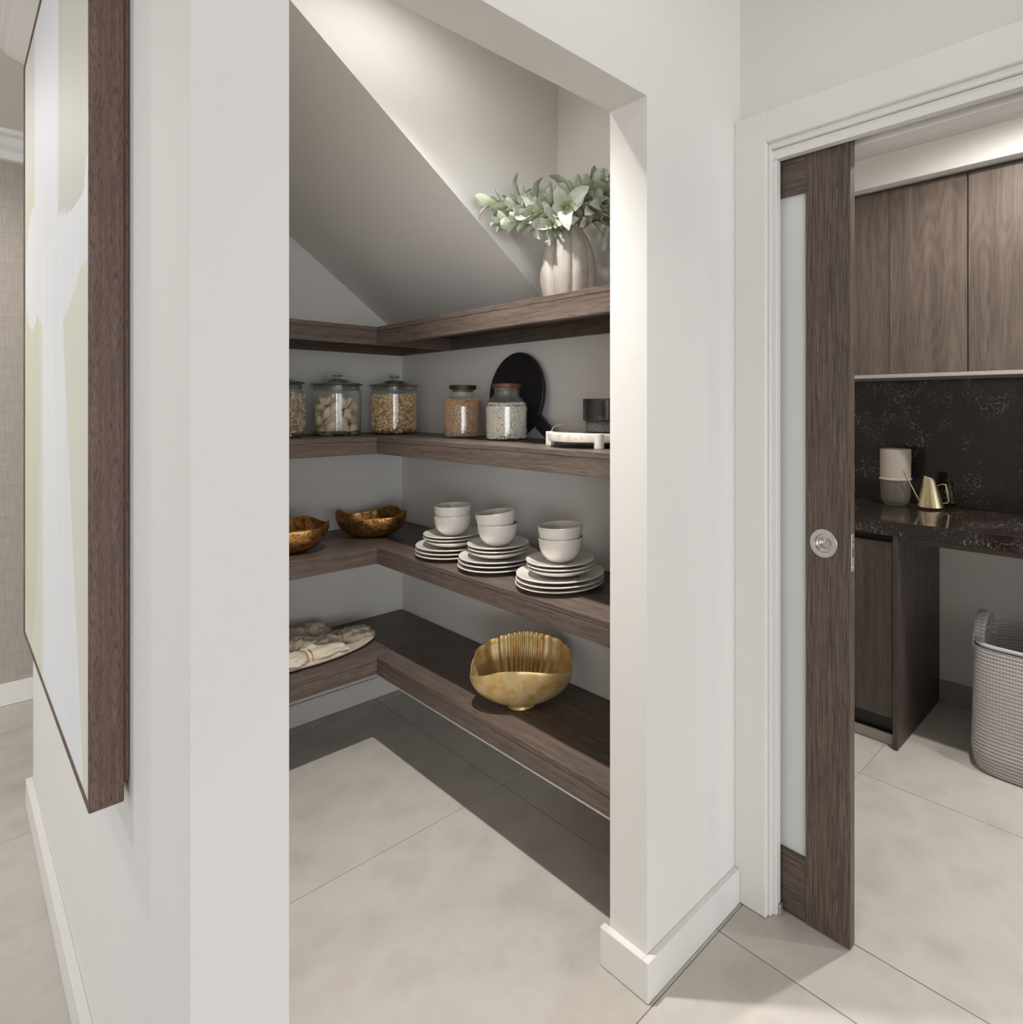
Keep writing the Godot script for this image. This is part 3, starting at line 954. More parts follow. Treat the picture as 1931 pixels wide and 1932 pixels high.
func lidded_jar(at: Vector3, label: String) -> Node3D:
	var o := thing("storage_jar", label, "jar", at, 0.0, "lidded glass storage jars")
	var body := MB.new()
	body.lathe([Vector2(0, 0.006), Vector2(0.06, 0.004), Vector2(0.084, 0.0), Vector2(0.091, 0.003), Vector2(0.0945, 0.010), Vector2(0.0955, 0.02), Vector2(0.0958, 0.10), Vector2(0.0958, 0.172), Vector2(0.0945, 0.182), Vector2(0.0905, 0.188), Vector2(0.0885, 0.190), Vector2(0.0885, 0.204), Vector2(0.0865, 0.205)], 64)
	body.lathe([Vector2(0, 0.015), Vector2(0.086, 0.016), Vector2(0.0915, 0.024), Vector2(0.0925, 0.10), Vector2(0.0925, 0.170), Vector2(0.090, 0.180), Vector2(0.0865, 0.187), Vector2(0.0855, 0.205)], 64)
	part("jar_body", body, M.jar_glass, o)
	var base := MB.new()
	base.lathe([Vector2(0, 0.002), Vector2(0.082, 0.002), Vector2(0.090, 0.006), Vector2(0.0925, 0.013), Vector2(0.088, 0.016), Vector2(0, 0.014)], 64)
	part("jar_foot", base, M.lid_glass, o)
	var neck := MB.new()
	neck.lathe([Vector2(0.084, 0.188), Vector2(0.0890, 0.1885), Vector2(0.0905, 0.192), Vector2(0.0892, 0.196), Vector2(0.0892, 0.2035), Vector2(0.084, 0.204), Vector2(0.084, 0.188)], 64)
	part("neck", neck, M.lid_glass, o)
	var lid := MB.new()
	lid.lathe([Vector2(0.0, 0.2295), Vector2(0.040, 0.2255), Vector2(0.060, 0.2195), Vector2(0.075, 0.2125), Vector2(0.079, 0.206), Vector2(0.079, 0.196), Vector2(0.084, 0.196), Vector2(0.0852, 0.2054), Vector2(0.098, 0.2052), Vector2(0.1012, 0.2085), Vector2(0.1005, 0.2130), Vector2(0.092, 0.2160), Vector2(0.078, 0.2185), Vector2(0.062, 0.2255), Vector2(0.044, 0.2310), Vector2(0.024, 0.2345), Vector2(0.0, 0.2362)], 64)
	var lo := part("lid", lid, M.lid_glass, o)
	var knob := MB.new()
	knob.lathe([Vector2(0.0, 0.2364), Vector2(0.012, 0.2364), Vector2(0.0125, 0.240), Vector2(0.0235, 0.246), Vector2(0.0255, 0.252), Vector2(0.0225, 0.257), Vector2(0.012, 0.2598), Vector2(0.0, 0.2602)], 40)
	part("knob", knob, M.lid_glass, lo)
	return o

func tall_jar(at: Vector3, label: String, k: float) -> Node3D:
	var o := thing("stopper_jar", label, "jar", at, 0.0, "glass jars with wooden lids")
	var body := MB.new()
	var r := 0.0715 * k
	body.lathe([Vector2(0, 0.003), Vector2(r - 0.012, 0.002), Vector2(r - 0.005, 0.0), Vector2(r - 0.001, 0.006), Vector2(r, 0.015), Vector2(r, 0.118), Vector2(r - 0.003, 0.131), Vector2(r - 0.010, 0.143), Vector2(r - 0.020, 0.151), Vector2(0.0465, 0.156), Vector2(0.0443, 0.160), Vector2(0.0443, 0.183), Vector2(0.0425, 0.184)], 56)
	body.lathe([Vector2(0, 0.007), Vector2(r - 0.007, 0.009), Vector2(r - 0.0025, 0.018), Vector2(r - 0.0025, 0.118), Vector2(r - 0.006, 0.130), Vector2(r - 0.013, 0.141), Vector2(0.0435, 0.156), Vector2(0.0415, 0.184)], 56)
	part("jar_body", body, M.jar_glass, o)
	var lid := MB.new()
	lid.lathe([Vector2(0.0, 0.1842), Vector2(0.0495, 0.1842), Vector2(0.0508, 0.1855), Vector2(0.0508, 0.1990), Vector2(0.0495, 0.2003), Vector2(0.0, 0.2003)], 48, Vector3.ZERO, 0.32, 0.1)
	part("lid", lid, M.lid_wood if k > 1.0 else M.lid_wood_dark, o)
	var plug := MB.new()
	plug.lathe([Vector2(0, 0.175), Vector2(0.039, 0.175), Vector2(0.0395, 0.1841)], 40)
	part("stopper", plug, M.lid_wood if k > 1.0 else M.lid_wood_dark, o)
	return o

func heap(called: String, label: String, grain: Mesh, mat_: Material, at: Vector3, r: float, top: float, count: int, core: Color, sd: int, lo := 0.6, hi := 1.0, pitch := 0.0) -> void:
	# many small pieces packed against the glass round a core of the same stuff
	var o := thing(called, label, "food", at)
	o.set_meta("kind", "stuff")
	var c := MB.new()
	c.lathe([Vector2(0, 0.008), Vector2(r - 0.006, 0.010), Vector2(r - 0.005, top * 0.5), Vector2(r - 0.005, top - 0.012), Vector2(r * 0.5, top - 0.004), Vector2(0, top - 0.003)], 40)
	var cm := mat("core_" + called, core, 0.8)
	part("core", c, cm, o).set_meta("kind", "stuff")
	var per_row := 1
	var on_wall := int(count * 0.8)
	if pitch > 0.0:
		per_row = int(TAU * (r - 0.004) / pitch)
		on_wall = per_row * int((top - 0.012) / (pitch * 0.9))
		count = on_wall + int(PI * r * r / (pitch * pitch * 0.7))
	var mm := MultiMesh.new()
	mm.transform_format = MultiMesh.TRANSFORM_3D
	mm.use_colors = true
	mm.mesh = grain
	mm.instance_count = count
	var g := RandomNumberGenerator.new()
	g.seed = sd
	for i in count:
		var a := g.randf() * TAU
		var rr := r - 0.0035 - 0.004 * g.randf()
		var y := 0.010 + (top - 0.012) * g.randf()
		if pitch > 0.0:
			var row := i / per_row
			a = TAU * (i % per_row + 0.5 * (row % 2) + g.randf_range(-0.22, 0.22)) / per_row
			y = 0.010 + pitch * 0.9 * (row + g.randf_range(-0.22, 0.22))
			rr = r - 0.0036 - 0.0012 * g.randf()
		if i > on_wall:
			rr = (r - 0.006) * sqrt(g.randf())
			y = top - 0.004 + 0.004 * sin(a * 3.0 + rr * 60.0) * g.randf()
		var b := Basis(Vector3(g.randfn(), g.randfn(), g.randfn()).normalized(), g.randf() * TAU)
		var k := g.randf_range(0.85, 1.15)
		mm.set_instance_transform(i, Transform3D(b * k, Vector3(rr * cos(a), y, rr * sin(a))))
		var t := g.randf_range(lo, hi)
		mm.set_instance_color(i, Color(t, t * (0.94 + 0.06 * t), t * (0.86 + 0.14 * t)))
	var mi := MultiMeshInstance3D.new()
	mi.multimesh = mm
	mi.material_override = mat_
	put(mi, "grains", o)
	mi.set_meta("kind", "stuff")

func blob(rx: float, ry: float, rz: float, seg := 8, rings := 5) -> MB:
	var m := MB.new()
	var rows := []
	for i in rings + 1:
		var p := -PI / 2 + PI * i / rings
		var r := PackedVector3Array()
		for j in seg:
			var a := TAU * j / seg
			r.append(Vector3(rx * cos(p) * cos(a), ry * sin(p), rz * cos(p) * sin(a)))
		rows.append(r)
	m.grid(rows, true, -1.0)
	return m

func shell_mesh() -> ArrayMesh:
	# a conchiglia: a plump curl, open along one side with the lips turned in, pointed at both ends
	var m := MB.new()
	for sk in 2:
		var rows := []
		for i in 13:
			var u := -1.0 + 2.0 * i / 12.0
			var w := pow(maxf(1.0 - u * u, 0.0), 0.95) * (1.0 - 0.22 * u)
			var r := PackedVector3Array()
			for j in 15:
				var a := deg_to_rad(-138.0 + 276.0 * j / 14.0)
				var curl := 1.0 - 0.22 * pow(absf(j - 7.0) / 7.0, 3.0)
				var rib := 1.0 + 0.02 * cos(j * PI)
				var rad: float = (0.0195 * w * curl * rib + 0.0012) - 0.0011 * sk
				r.append(Vector3(u * 0.031, rad * cos(a), rad * sin(a) * (0.95 + 0.1 * u)))
			rows.append(r)
		m.grid(rows, false, -1.0 if sk == 0 else 1.0)
	return m.mesh()

func build_jars() -> void:
	var pa := Vector3(0.872, JY, -2.60)
	var pb := Vector3(1.1125, JY, -2.62)
	var pc := Vector3(1.343, JY, -2.575)
	var pd := Vector3(1.358, JY, -2.063)
	var pe := Vector3(1.362, JY, -1.792)
	lidded_jar(pa, "lidded glass jar of pale spiral pasta, cut off by the opening's left edge")
	lidded_jar(pb, "lidded glass jar holding large pasta shells, middle of the three lidded jars")
	lidded_jar(pc, "lidded glass jar of small golden ruffled pasta, in the shelf corner")
	tall_jar(pd, "glass jar of amber grain with a dark wooden lid", 0.985)
	tall_jar(pe, "glass jar of white beans with a reddish wooden lid, before the black board", 1.02)
	# spirals
	var sp := MB.new()
	for s in 2:
		var rows := []
		for i in 15:
			var a := i * 0.85 + s * PI
			rows.append(PackedVector3Array([Vector3(0.0006 * cos(a), -0.016 + i * 0.0023, 0.0006 * sin(a)), Vector3(0.0052 * cos(a), -0.0165 + i * 0.0023, 0.0052 * sin(a)), Vector3(0.0056 * cos(a + 0.3), -0.0150 + i * 0.0023, 0.0056 * sin(a + 0.3)), Vector3(0.0008 * cos(a + 0.5), -0.0146 + i * 0.0023, 0.0008 * sin(a + 0.5))]))
		sp.grid(rows, false, 1.0)
	heap("spiral_pasta", "pale spiral pasta packed in the lidded jar at the opening's left edge", sp.mesh(), M.pasta, pa, 0.092, 0.165, 520, rgb(190, 160, 110), 5, 0.8, 1.0)
	# small ruffles: bent frilled ribbons
	var ru := MB.new()
	var rows2 := []
	for i in 9:
		var a := -1.7 + 3.4 * i / 8.0
		var wv := 0.0016 * sin(i * PI)
		var rr := 0.0042 + (0.0012 if i % 2 == 0 else -0.0006)
		rows2.append(PackedVector3Array([Vector3(rr * cos(a), -0.004 + wv, rr * sin(a)), Vector3((rr + 0.001) * cos(a), 0.0, (rr + 0.001) * sin(a)), Vector3((rr + 0.0024) * cos(a), 0.0045, (rr + 0.0024) * sin(a))]))
	ru.grid(rows2, false, 1.0)
	heap("ruffled_pasta", "small golden ruffled pasta packed in the corner jar", ru.mesh(), M.pasta_gold, pc, 0.093, 0.168, 2600, rgb(176, 124, 66), 6, 0.75, 1.0)
	heap("amber_grain", "amber and cream grain filling the jar with the dark lid", blob(0.0024, 0.0040, 0.0026, 7, 5).mesh(), M.seeds, pd, 0.0685, 0.148, 4200, rgb(120, 78, 44), 7, 0.62, 1.0, 0.0062)
	heap("white_beans", "small white beans filling the jar with the reddish lid", blob(0.0038, 0.0052, 0.0037, 8, 6).mesh(), M.beans, pe, 0.071, 0.131, 4300, rgb(120, 96, 66), 8, 0.85, 1.0, 0.0074)
	# large shells, each one its own
	var sm := shell_mesh()
	var g := RandomNumberGenerator.new()
	g.seed = 12
	var n := 0
	var first: Node3D = null
	for ring in [[0.030, 9, 0.066], [0.060, 9, 0.066], [0.090, 9, 0.066], [0.119, 9, 0.066], [0.140, 8, 0.060], [0.040, 4, 0.028], [0.085, 4, 0.028], [0.128, 4, 0.028]]:
		for k in ring[1]:
			var a: float = TAU * (k + 0.5 * (n % 2)) / ring[1] + g.randf_range(-0.2, 0.2)
			var at := pb + Vector3(ring[2] * cos(a), ring[0] + g.randf_range(-0.005, 0.005), ring[2] * sin(a))
			var o := MeshInstance3D.new()
			o.mesh = sm
			o.material_override = M.pasta
			put(o, "pasta_shell")
			o.position = at
			# lay the curl against the glass, with its back or its mouth outwards
			var out := Vector3(cos(a), 0, sin(a))
			var roll := g.randf() * TAU
			var tilt := g.randf_range(-1.2, 1.2)
			var ex := (out.cross(Vector3.UP) * cos(tilt) + Vector3.UP * sin(tilt)).normalized()
			var ey := (out * (1.0 if g.randf() < 0.45 else -1.0)).normalized()
			var bs := Basis(ex, ey, ex.cross(ey).normalized()).orthonormalized()
			o.basis = bs.rotated(ex, (roll - PI) * 0.25).scaled(Vector3.ONE * g.randf_range(0.85, 1.08))
			tag(o, "large pale pasta shell heaped in the middle lidded jar", "pasta shell", "pasta shells in the middle lidded jar")
			n += 1

# ---------------------------------------------------------------- round board, marble tray and mortar
func build_board_and_tray() -> void:
	# black board with a handle, leaning on the wall
	var o := thing("serving_board", "round black serving board with a straight handle, leaning on the wall behind the jars", "serving board", Vector3(1.462, 1.2415, -1.872))
	var m := MB.new()
	var p := PackedVector2Array()
	var c := Vector2(0, 0.1625)
	var dirn := Vector2(0.82, -0.572)     # towards the handle: along +z and down
	var side := Vector2(0.572, 0.82)
	var a0 := dirn.angle()
	var half := 0.155
	for i in 61:
		var a: float = a0 + half + (TAU - 2.0 * half) * i / 60.0
		p.append(c + Vector2(cos(a), sin(a)) * 0.1615)
	for q in [[0.255, -0.022], [0.262, -0.016], [0.262, 0.016], [0.255, 0.022]]:
		p.append(c + dirn * q[0] + side * q[1])
	m.prism(p, Vector3.ZERO, Vector3.BACK, Vector3.UP, Vector3.LEFT, 0.016, 0.002, false)
	var b := part("board", m, M.black_wood, o)
	b.rotation_degrees.z = -5.0
	# footed marble tray
	var ty := 1.2415
	var tc := Vector3(1.335, ty, -1.315)
	var tr := thing("footed_tray", "round pale marble tray on white feet with a twine loop", "tray", tc)
	var disc := MB.new()
	disc.lathe([Vector2(0, 0.017), Vector2(0.142, 0.017), Vector2(0.145, 0.019), Vector2(0.145, 0.0385), Vector2(0.1425, 0.0405), Vector2(0, 0.0405)], 72, Vector3.ZERO, 2.0, 0.5)
	part("tray_top", disc, M.marble, tr)
	for q in [Vector3(1.268, 0, -1.448), Vector3(1.243, 0, -1.214), Vector3(1.43, 0, -1.40), Vector3(1.42, 0, -1.22)]:
		var ft := MB.new()
		ft.lathe([Vector2(0, 0), Vector2(0.0138, 0), Vector2(0.0148, 0.001), Vector2(0.0148, 0.0412), Vector2(0.0138, 0.0424), Vector2(0, 0.0424)], 28)
		part("foot", ft, M.marble, tr).position = Vector3(q.x - tc.x, 0, q.z - tc.z)
	var loop := MB.new()
	var path := []
	for i in 13:
		var a := PI * i / 12.0
		path.append(Vector3(-0.052, 0.040, -0.105) + Vector3(-0.020 * cos(a), 0.026 * sin(a), -0.022 * cos(a)) * 0.9)
	loop.tube(path, [0.0022], 8)
	part("twine_loop", loop, M.twine, tr).set_meta("label", "thin natural twine loop")
	# mortar on its granite base, and its pestle
	var mc := Vector3(1.372, ty + 0.0428, -1.305)
	var mo := thing("mortar", "black marble mortar with a grey granite foot on the footed tray", "mortar", mc)
	var gb := MB.new()
	gb.lathe([Vector2(0, 0), Vector2(0.066, 0), Vector2(0.0665, 0.001), Vector2(0.0665, 0.0325), Vector2(0, 0.0328)], 48, Vector3.ZERO, 2.0, 0.5)
	part("granite_foot", gb, M.granite, mo)
	var bl := MB.new()
	bl.lathe([Vector2(0, 0.033), Vector2(0.072, 0.033), Vector2(0.0745, 0.035), Vector2(0.0745, 0.0975), Vector2(0.073, 0.099), Vector2(0.063, 0.099), Vector2(0.060, 0.085), Vector2(0.045, 0.058), Vector2(0, 0.05)], 56, Vector3.ZERO, 1.0, 1.0)
	part("bowl", bl, M.black_marble, mo)
	var pe := thing("pestle", "black stone pestle leaning up out of the mortar", "pestle", mc + Vector3(0, 0.052, 0))
	var pm := MB.new()
	pm.tube([Vector3(0.0, 0.016, 0.0), Vector3(0.02, 0.035, 0.02), Vector3(0.052, 0.068, 0.056), Vector3(0.072, 0.088, 0.079)], [0.014, 0.015, 0.011, 0.013], 16)
	part("shaft", pm, M.black_marble, pe)

# ---------------------------------------------------------------- plates and bowls
func build_dishes() -> void:
	var y0 := 0.8102
	var large := MB.new()
	large.lathe([Vector2(0, 0.0005), Vector2(0.078, 0.0), Vector2(0.083, 0.001), Vector2(0.112, 0.0085), Vector2(0.131, 0.0135), Vector2(0.1352, 0.0155), Vector2(0.1355, 0.0180), Vector2(0.1335, 0.0190), Vector2(0.120, 0.0165), Vector2(0.100, 0.0105), Vector2(0.080, 0.0062), Vector2(0, 0.0060)], 96)
	var small := MB.new()
	small.lathe([Vector2(0, 0.0005), Vector2(0.058, 0.0), Vector2(0.062, 0.001), Vector2(0.086, 0.0070), Vector2(0.101, 0.0108), Vector2(0.1045, 0.0128), Vector2(0.1047, 0.0150), Vector2(0.103, 0.0160), Vector2(0.090, 0.0135), Vector2(0.075, 0.0085), Vector2(0.060, 0.0060), Vector2(0, 0.0058)], 88)
	var deep := MB.new()
	deep.lathe([Vector2(0, 0.0005), Vector2(0.056, 0.0), Vector2(0.060, 0.001), Vector2(0.085, 0.0095), Vector2(0.099, 0.0175), Vector2(0.1030, 0.0220), Vector2(0.1026, 0.0240), Vector2(0.1005, 0.0242), Vector2(0.093, 0.0190), Vector2(0.080, 0.0125), Vector2(0.060, 0.0075), Vector2(0, 0.0065)], 88)
	var bowl := MB.new()
	bowl.lathe([Vector2(0, 0.001), Vector2(0.030, 0.0), Vector2(0.033, 0.002), Vector2(0.045, 0.010), Vector2(0.058, 0.026), Vector2(0.0655, 0.046), Vector2(0.0680, 0.0680), Vector2(0.0683, 0.0745), Vector2(0.0672, 0.0760), Vector2(0.0655, 0.0748), Vector2(0.0640, 0.060), Vector2(0.0585, 0.036), Vector2(0.046, 0.016), Vector2(0.030, 0.0075), Vector2(0, 0.0065)], 80)
	var lm := large.mesh()
	var sm := small.mesh()
	var dm := deep.mesh()
	var bm := bowl.mesh()
	var stacks := [[Vector3(1.278, y0, -2.005), "the stack nearest the shelf corner"], [Vector3(1.287, y0, -1.742), "the middle plate stack"], [Vector3(1.283, y0, -1.418), "the stack nearest the pillar"]]
	var lev := ["lowest", "second", "third"]
	for s in 3:
		var at: Vector3 = stacks[s][0]
		var where: String = stacks[s][1]
		var y := 0.0
		for k in 3:
			var o := shape("dinner_plate", lm, M.porcelain)
			o.position = at + Vector3(rng.randf_range(-0.004, 0.004), y, rng.randf_range(-0.004, 0.004))
			tag(o, "large white dinner plate, %s from the bottom of %s" % [lev[k], where] if k > 0 else "large white dinner plate at the very bottom of %s" % where, "plate", "large white dinner plates")
			y += 0.0142
		y += -0.0040
		var o2 := shape("coupe_plate", dm, M.porcelain)
		o2.position = at + Vector3(0.004, y, rng.randf_range(-0.003, 0.003))
		tag(o2, "small deep white plate resting on the dinner plates of %s" % where, "plate", "small deep white plates")
		y += 0.0202
		for k in 2:
			var o := shape("side_plate", sm, M.porcelain)
			o.position = at + Vector3(rng.randf_range(-0.004, 0.004), y, rng.randf_range(-0.004, 0.004))
			tag(o, "small white side plate, %s of the two in %s" % ["lower" if k == 0 else "upper", where], "plate", "small white side plates")
			y += 0.0118
		y -= 0.0055
		for k in 2:
			var o := shape("bowl", bm, M.porcelain)
			o.position = at + Vector3(-0.004, y, 0.004)
			if k == 1:
				# nested bowls stand a little askew
				o.basis = Basis(AWAY.normalized(), deg_to_rad([0.5, -6.0, -1.0][s]))
				o.position.y += [0.0, 0.005, 0.001][s]
			tag(o, "small white bowl, %s of the two on %s" % ["lower" if k == 0 else "upper, nested", where], "bowl", "small white bowls")
			y += 0.0345

# ---------------------------------------------------------------- metal bowls
func wavy_bowl(rim: Callable, rad: Callable, h0: float, th: float, seed_: int) -> MB:
	# a thin hammered bowl: outside from the foot to the rim, then back down the inside
	var nz := FastNoiseLite.new()
	nz.seed = seed_
	nz.frequency = 14.0
	var rows := []
	var seg := 96
	for pass_ in 2:
		for i in 17:
			var u := float(i) / 16.0 if pass_ == 0 else 1.0 - float(i) / 16.0
			var r := PackedVector3Array()
			for j in seg:
				var a := TAU * j / seg
				var rr: float = rad.call(a)
				var hh: float = rim.call(a)
				var q := sin(u * PI / 2)
				var y := h0 + (hh - h0) * pow(u, 1.9)
				var k := rr * (0.22 + 0.78 * pow(q, 0.85)) if u > 0.001 else 0.0
				var d := nz.get_noise_3d(k * cos(a), y, k * sin(a)) * 0.0045 * minf(1.0, u * 3.0)
				k = maxf(k + d - (th if pass_ == 1 else 0.0), 0.0)
				if pass_ == 1:
					y += th * (1.0 - u)
				r.append(Vector3(k * cos(a), y, k * sin(a)))
			rows.append(r)
	var m := MB.new()
	m.grid(rows, true, -1.0, 2.0, 2.0)
	return m

func build_bowls() -> void:
	# angles: 0 = camera right, going round to "towards the viewer"; turned by the node
	var turn := -atan2(RIGHT.z, RIGHT.x)
	var rim := func(a: float) -> float:
		# pointed tips to either side, a dip at the front left, a broad hump at the back right
		var d0 := wrapf(a - 0.08, -PI, PI)
		var d1 := wrapf(a - 3.20, -PI, PI)
		var hump := wrapf(a - 5.25, -PI, PI)
		var dip := wrapf(a - 2.0, -PI, PI)
		var notch := wrapf(a - 3.75, -PI, PI)
		return 0.090 + 0.020 * exp(-d0 * d0 / 0.05) + 0.022 * exp(-d1 * d1 / 0.05) + 0.026 * exp(-hump * hump / 0.35) - 0.014 * exp(-dip * dip / 0.30) - 0.006 * exp(-notch * notch / 0.15)
	var rad := func(a: float) -> float:
		return 0.098 + 0.050 * pow(absf(cos(a - 0.05)), 3.5)
	var bm := wavy_bowl(rim, rad, 0.0, 0.003, 3)
	var o := thing("bronze_bowl", "hammered bronze bowl with a wavy pointed rim, in the shelf corner", "bowl", Vector3(1.232, 0.8103, -2.555), turn, "hammered bronze bowls")
	part("bowl_body", bm, M.bronze, o)
	var c: Node3D = copy(o, "hammered bronze bowl cut off by the opening's left edge")
	c.position = Vector3(0.866, 0.8103, -2.50)
	c.rotation.y = turn + 0.35
	c.scale = Vector3.ONE * 1.05
	# gold scallop bowl on a small foot
	var g := thing("shell_bowl", "gold shell-shaped bowl with a ribbed inside on a small round foot", "bowl", Vector3(1.285, 0.3803, -1.612), turn)
	var seg := 150
	var rows := []
	var prof := func(a: float, u: float, inner: bool) -> Vector3:
		var ca := cos(a)
		var sa := sin(a)            # + towards the viewer, - away
		var tip := pow(absf(ca), 3.0)
		var rr := 0.100 + 0.068 * tip
		var back := clampf(-sa, 0.0, 1.0)
		var front := clampf(sa, 0.0, 1.0)
		var hh := 0.108 + 0.098 * pow(back, 0.42) + 0.042 * pow(front, 0.9) + 0.004 * tip
		if ca < -0.55 and sa > -0.2:
			hh -= 0.012 * clampf((-ca - 0.55) / 0.4, 0.0, 1.0)
		var k := 0.045 + (rr - 0.045) * pow(sin(u * PI / 2.0), 0.9)
		if inner:
			var rib := absf(sin(PI * 6.5 * ca))
			k -= 0.003 + 0.0085 * pow(1.0 - rib, 1.3) * clampf(u * 1.6, 0.0, 1.0) * clampf(0.15 + 1.5 * back, 0.0, 1.0)
		return Vector3(k * ca, 0.014 + (hh - 0.014) * pow(u, 1.55) + (0.003 if inner and u < 0.9 else 0.0), k * sa)
	var foot_r := PackedVector3Array()
	for pass_ in 2:
		for i in 19:
			var u := float(i) / 18.0 if pass_ == 0 else 1.0 - float(i) / 18.0
			var r := PackedVector3Array()
			for j in seg:
				r.append(prof.call(TAU * j / seg, u, pass_ == 1))
			rows.append(r)
	var last := PackedVector3Array()
	for j in seg:
		last.append(Vector3(0, 0.016, 0))
	rows.append(last)
	var m := MB.new()
	m.grid(rows, true, -1.0, 2.0, 2.0)
	part("bowl_body", m, M.gold_leaf, g)
	var ft := MB.new()
	ft.lathe([Vector2(0, 0), Vector2(0.0455, 0), Vector2(0.046, 0.004), Vector2(0.043, 0.008), Vector2(0.0425, 0.012), Vector2(0.047, 0.0175), Vector2(0.0, 0.018)], 48)
	part("foot", ft, M.gold_leaf, g)

# ---------------------------------------------------------------- napkins on their tray
func build_napkins() -> void:
	var y := 0.3803
	var tc := Vector3(0.955, y, -2.575)
	var t := thing("napkin_tray", "long oval tray with brown and cream stone patches, under the linen napkins", "tray", tc, 0.03)
	var rows := []
	for q in [[0.0, 0.004], [0.80, 0.0], [0.88, 0.001], [0.985, 0.010], [1.0, 0.016], [0.985, 0.018], [0.93, 0.013], [0.80, 0.009], [0.0, 0.009]]:
		var r := PackedVector3Array()
		for j in 80:
			var a := TAU * j / 80
			r.append(Vector3(0.295 * q[0] * cos(a), q[1], 0.165 * q[0] * sin(a)))
		rows.append(r)
	var m := MB.new()
	m.grid(rows, true, -1.0, 1.0, 1.0)
	part("tray_body", m, M.tray_marble, t)
	# each napkin: pleated linen gathered in a square gold wire ring
	var spec := [
		[Vector3(0.915, 0, -2.475), 0.17, 0.16, 0.052, 0.026, "cream linen napkin along the tray's front edge, gathered in a gold ring", 1],
		[Vector3(1.075, 0, -2.575), 0.10, 0.155, 0.050, 0.028, "cream linen napkin reaching to the tray's right tip, gathered in a gold ring", 2],
		[Vector3(0.885, 0, -2.575), -0.45, 0.12, 0.044, 0.050, "rolled cream linen napkin heaped at the left of the tray", 3],
		[Vector3(0.985, 0, -2.665), 0.55, 0.115, 0.046, 0.046, "cream linen napkin folded up at the back of the tray", 4]]
	for s in spec:
		var pos: Vector3 = s[0]
		var o := thing("linen_napkin", s[5], "napkin", Vector3(pos.x, y + 0.0095, pos.z), s[1], "cream linen napkins on the tray")
		var nz := FastNoiseLite.new()
		nz.seed = s[6]
		nz.frequency = 3.0
		var len: float = s[2]
		var rw := []
		var n := 34
		for i in n + 1:
			var u := -1.0 + 2.0 * i / n
			var pinch := 1.0 - 0.58 * exp(-pow((u - 0.15) / 0.16, 2.0))
			var flare := 1.0 + 0.30 * u * u
			var w: float = s[3] * pinch * flare * (1.0 if absf(u) < 0.93 else 0.86)
			var h: float = s[4] * (0.65 + 0.5 * pinch) * (1.0 - 0.35 * absf(u))
			var bend := nz.get_noise_1d(u * 1.2) * 0.02
			var r := PackedVector3Array()
			for j in 44:
				var a := TAU * j / 44
				var fold := 1.0 + 0.16 * sin(a * 7.0 + 4.0 * nz.get_noise_1d(u * 0.6 + 9.0)) * clampf(absf(u - 0.15) * 3.0, 0.35, 1.0)
				var up := maxf(sin(a), -0.45)
				r.append(Vector3(u * len + 0.012 * nz.get_noise_2d(cos(a) * 2.0, sin(a) * 2.0 + u) * absf(u), h * 0.45 + h * up * fold + 0.004 * maxf(nz.get_noise_2d(u * 4.0, cos(a) * 3.0), 0.0), w * cos(a) * fold + bend))
			rw.append(r)
		var m2 := MB.new()
		m2.grid(rw, true, 1.0)
		var first: Vector3 = Vector3.ZERO
		var last: Vector3 = Vector3.ZERO
		for j in 44:
			first += rw[0][j] / 44.0
			last += rw[n][j] / 44.0
		for j in 44:
			m2.tri(first + Vector3(0.006, 0, 0), rw[0][j], rw[0][(j + 1) % 44], Vector3.LEFT, Vector3.LEFT, Vector3.LEFT)
			m2.tri(last - Vector3(0.006, 0, 0), rw[n][j], rw[n][(j + 1) % 44], Vector3.RIGHT, Vector3.RIGHT, Vector3.RIGHT)
		part("cloth", m2, M.linen, o)
		if s[6] == 3:
			continue
		var ring := thing("napkin_ring", "square gold wire ring round the %s" % ["napkin at the tray's front", "napkin at the tray's right tip", "", "napkin at the tray's back"][s[6] - 1], "napkin ring", o.position, s[1], "gold napkin rings")
		var wm := MB.new()
		for k in 2:
			var x := 0.15 * len + (-0.009 if k == 0 else 0.009)
			var pts := []
			for i in 21:
				var a := PI * 1.06 * i / 20.0 - PI * 0.03
				pts.append(Vector3(x, s[4] * 0.2 + s[4] * 1.30 * sin(a), 0.030 * cos(a)))
			wm.tube(pts, [0.0013], 8)
		part("wire", wm, M.gold_wire, ring)
		var bar := MB.new()
		var bw := 0.050
		var q2 := [Vector3(0.15 * len - bw, s[4] * 0.8, -0.018), Vector3(0.15 * len - bw + 0.004, s[4] * 1.25 + 0.004, -0.021), Vector3(0.15 * len - 0.012, s[4] * 1.4 + 0.006, -0.022), Vector3(0.15 * len + 0.012, s[4] * 1.4 + 0.006, -0.022), Vector3(0.15 * len + bw - 0.004, s[4] * 1.25 + 0.004, -0.021), Vector3(0.15 * len + bw, s[4] * 0.8, -0.018)]
		bar.tube(q2, [0.0013], 8)
		part("wire", bar, M.gold_wire, ring)

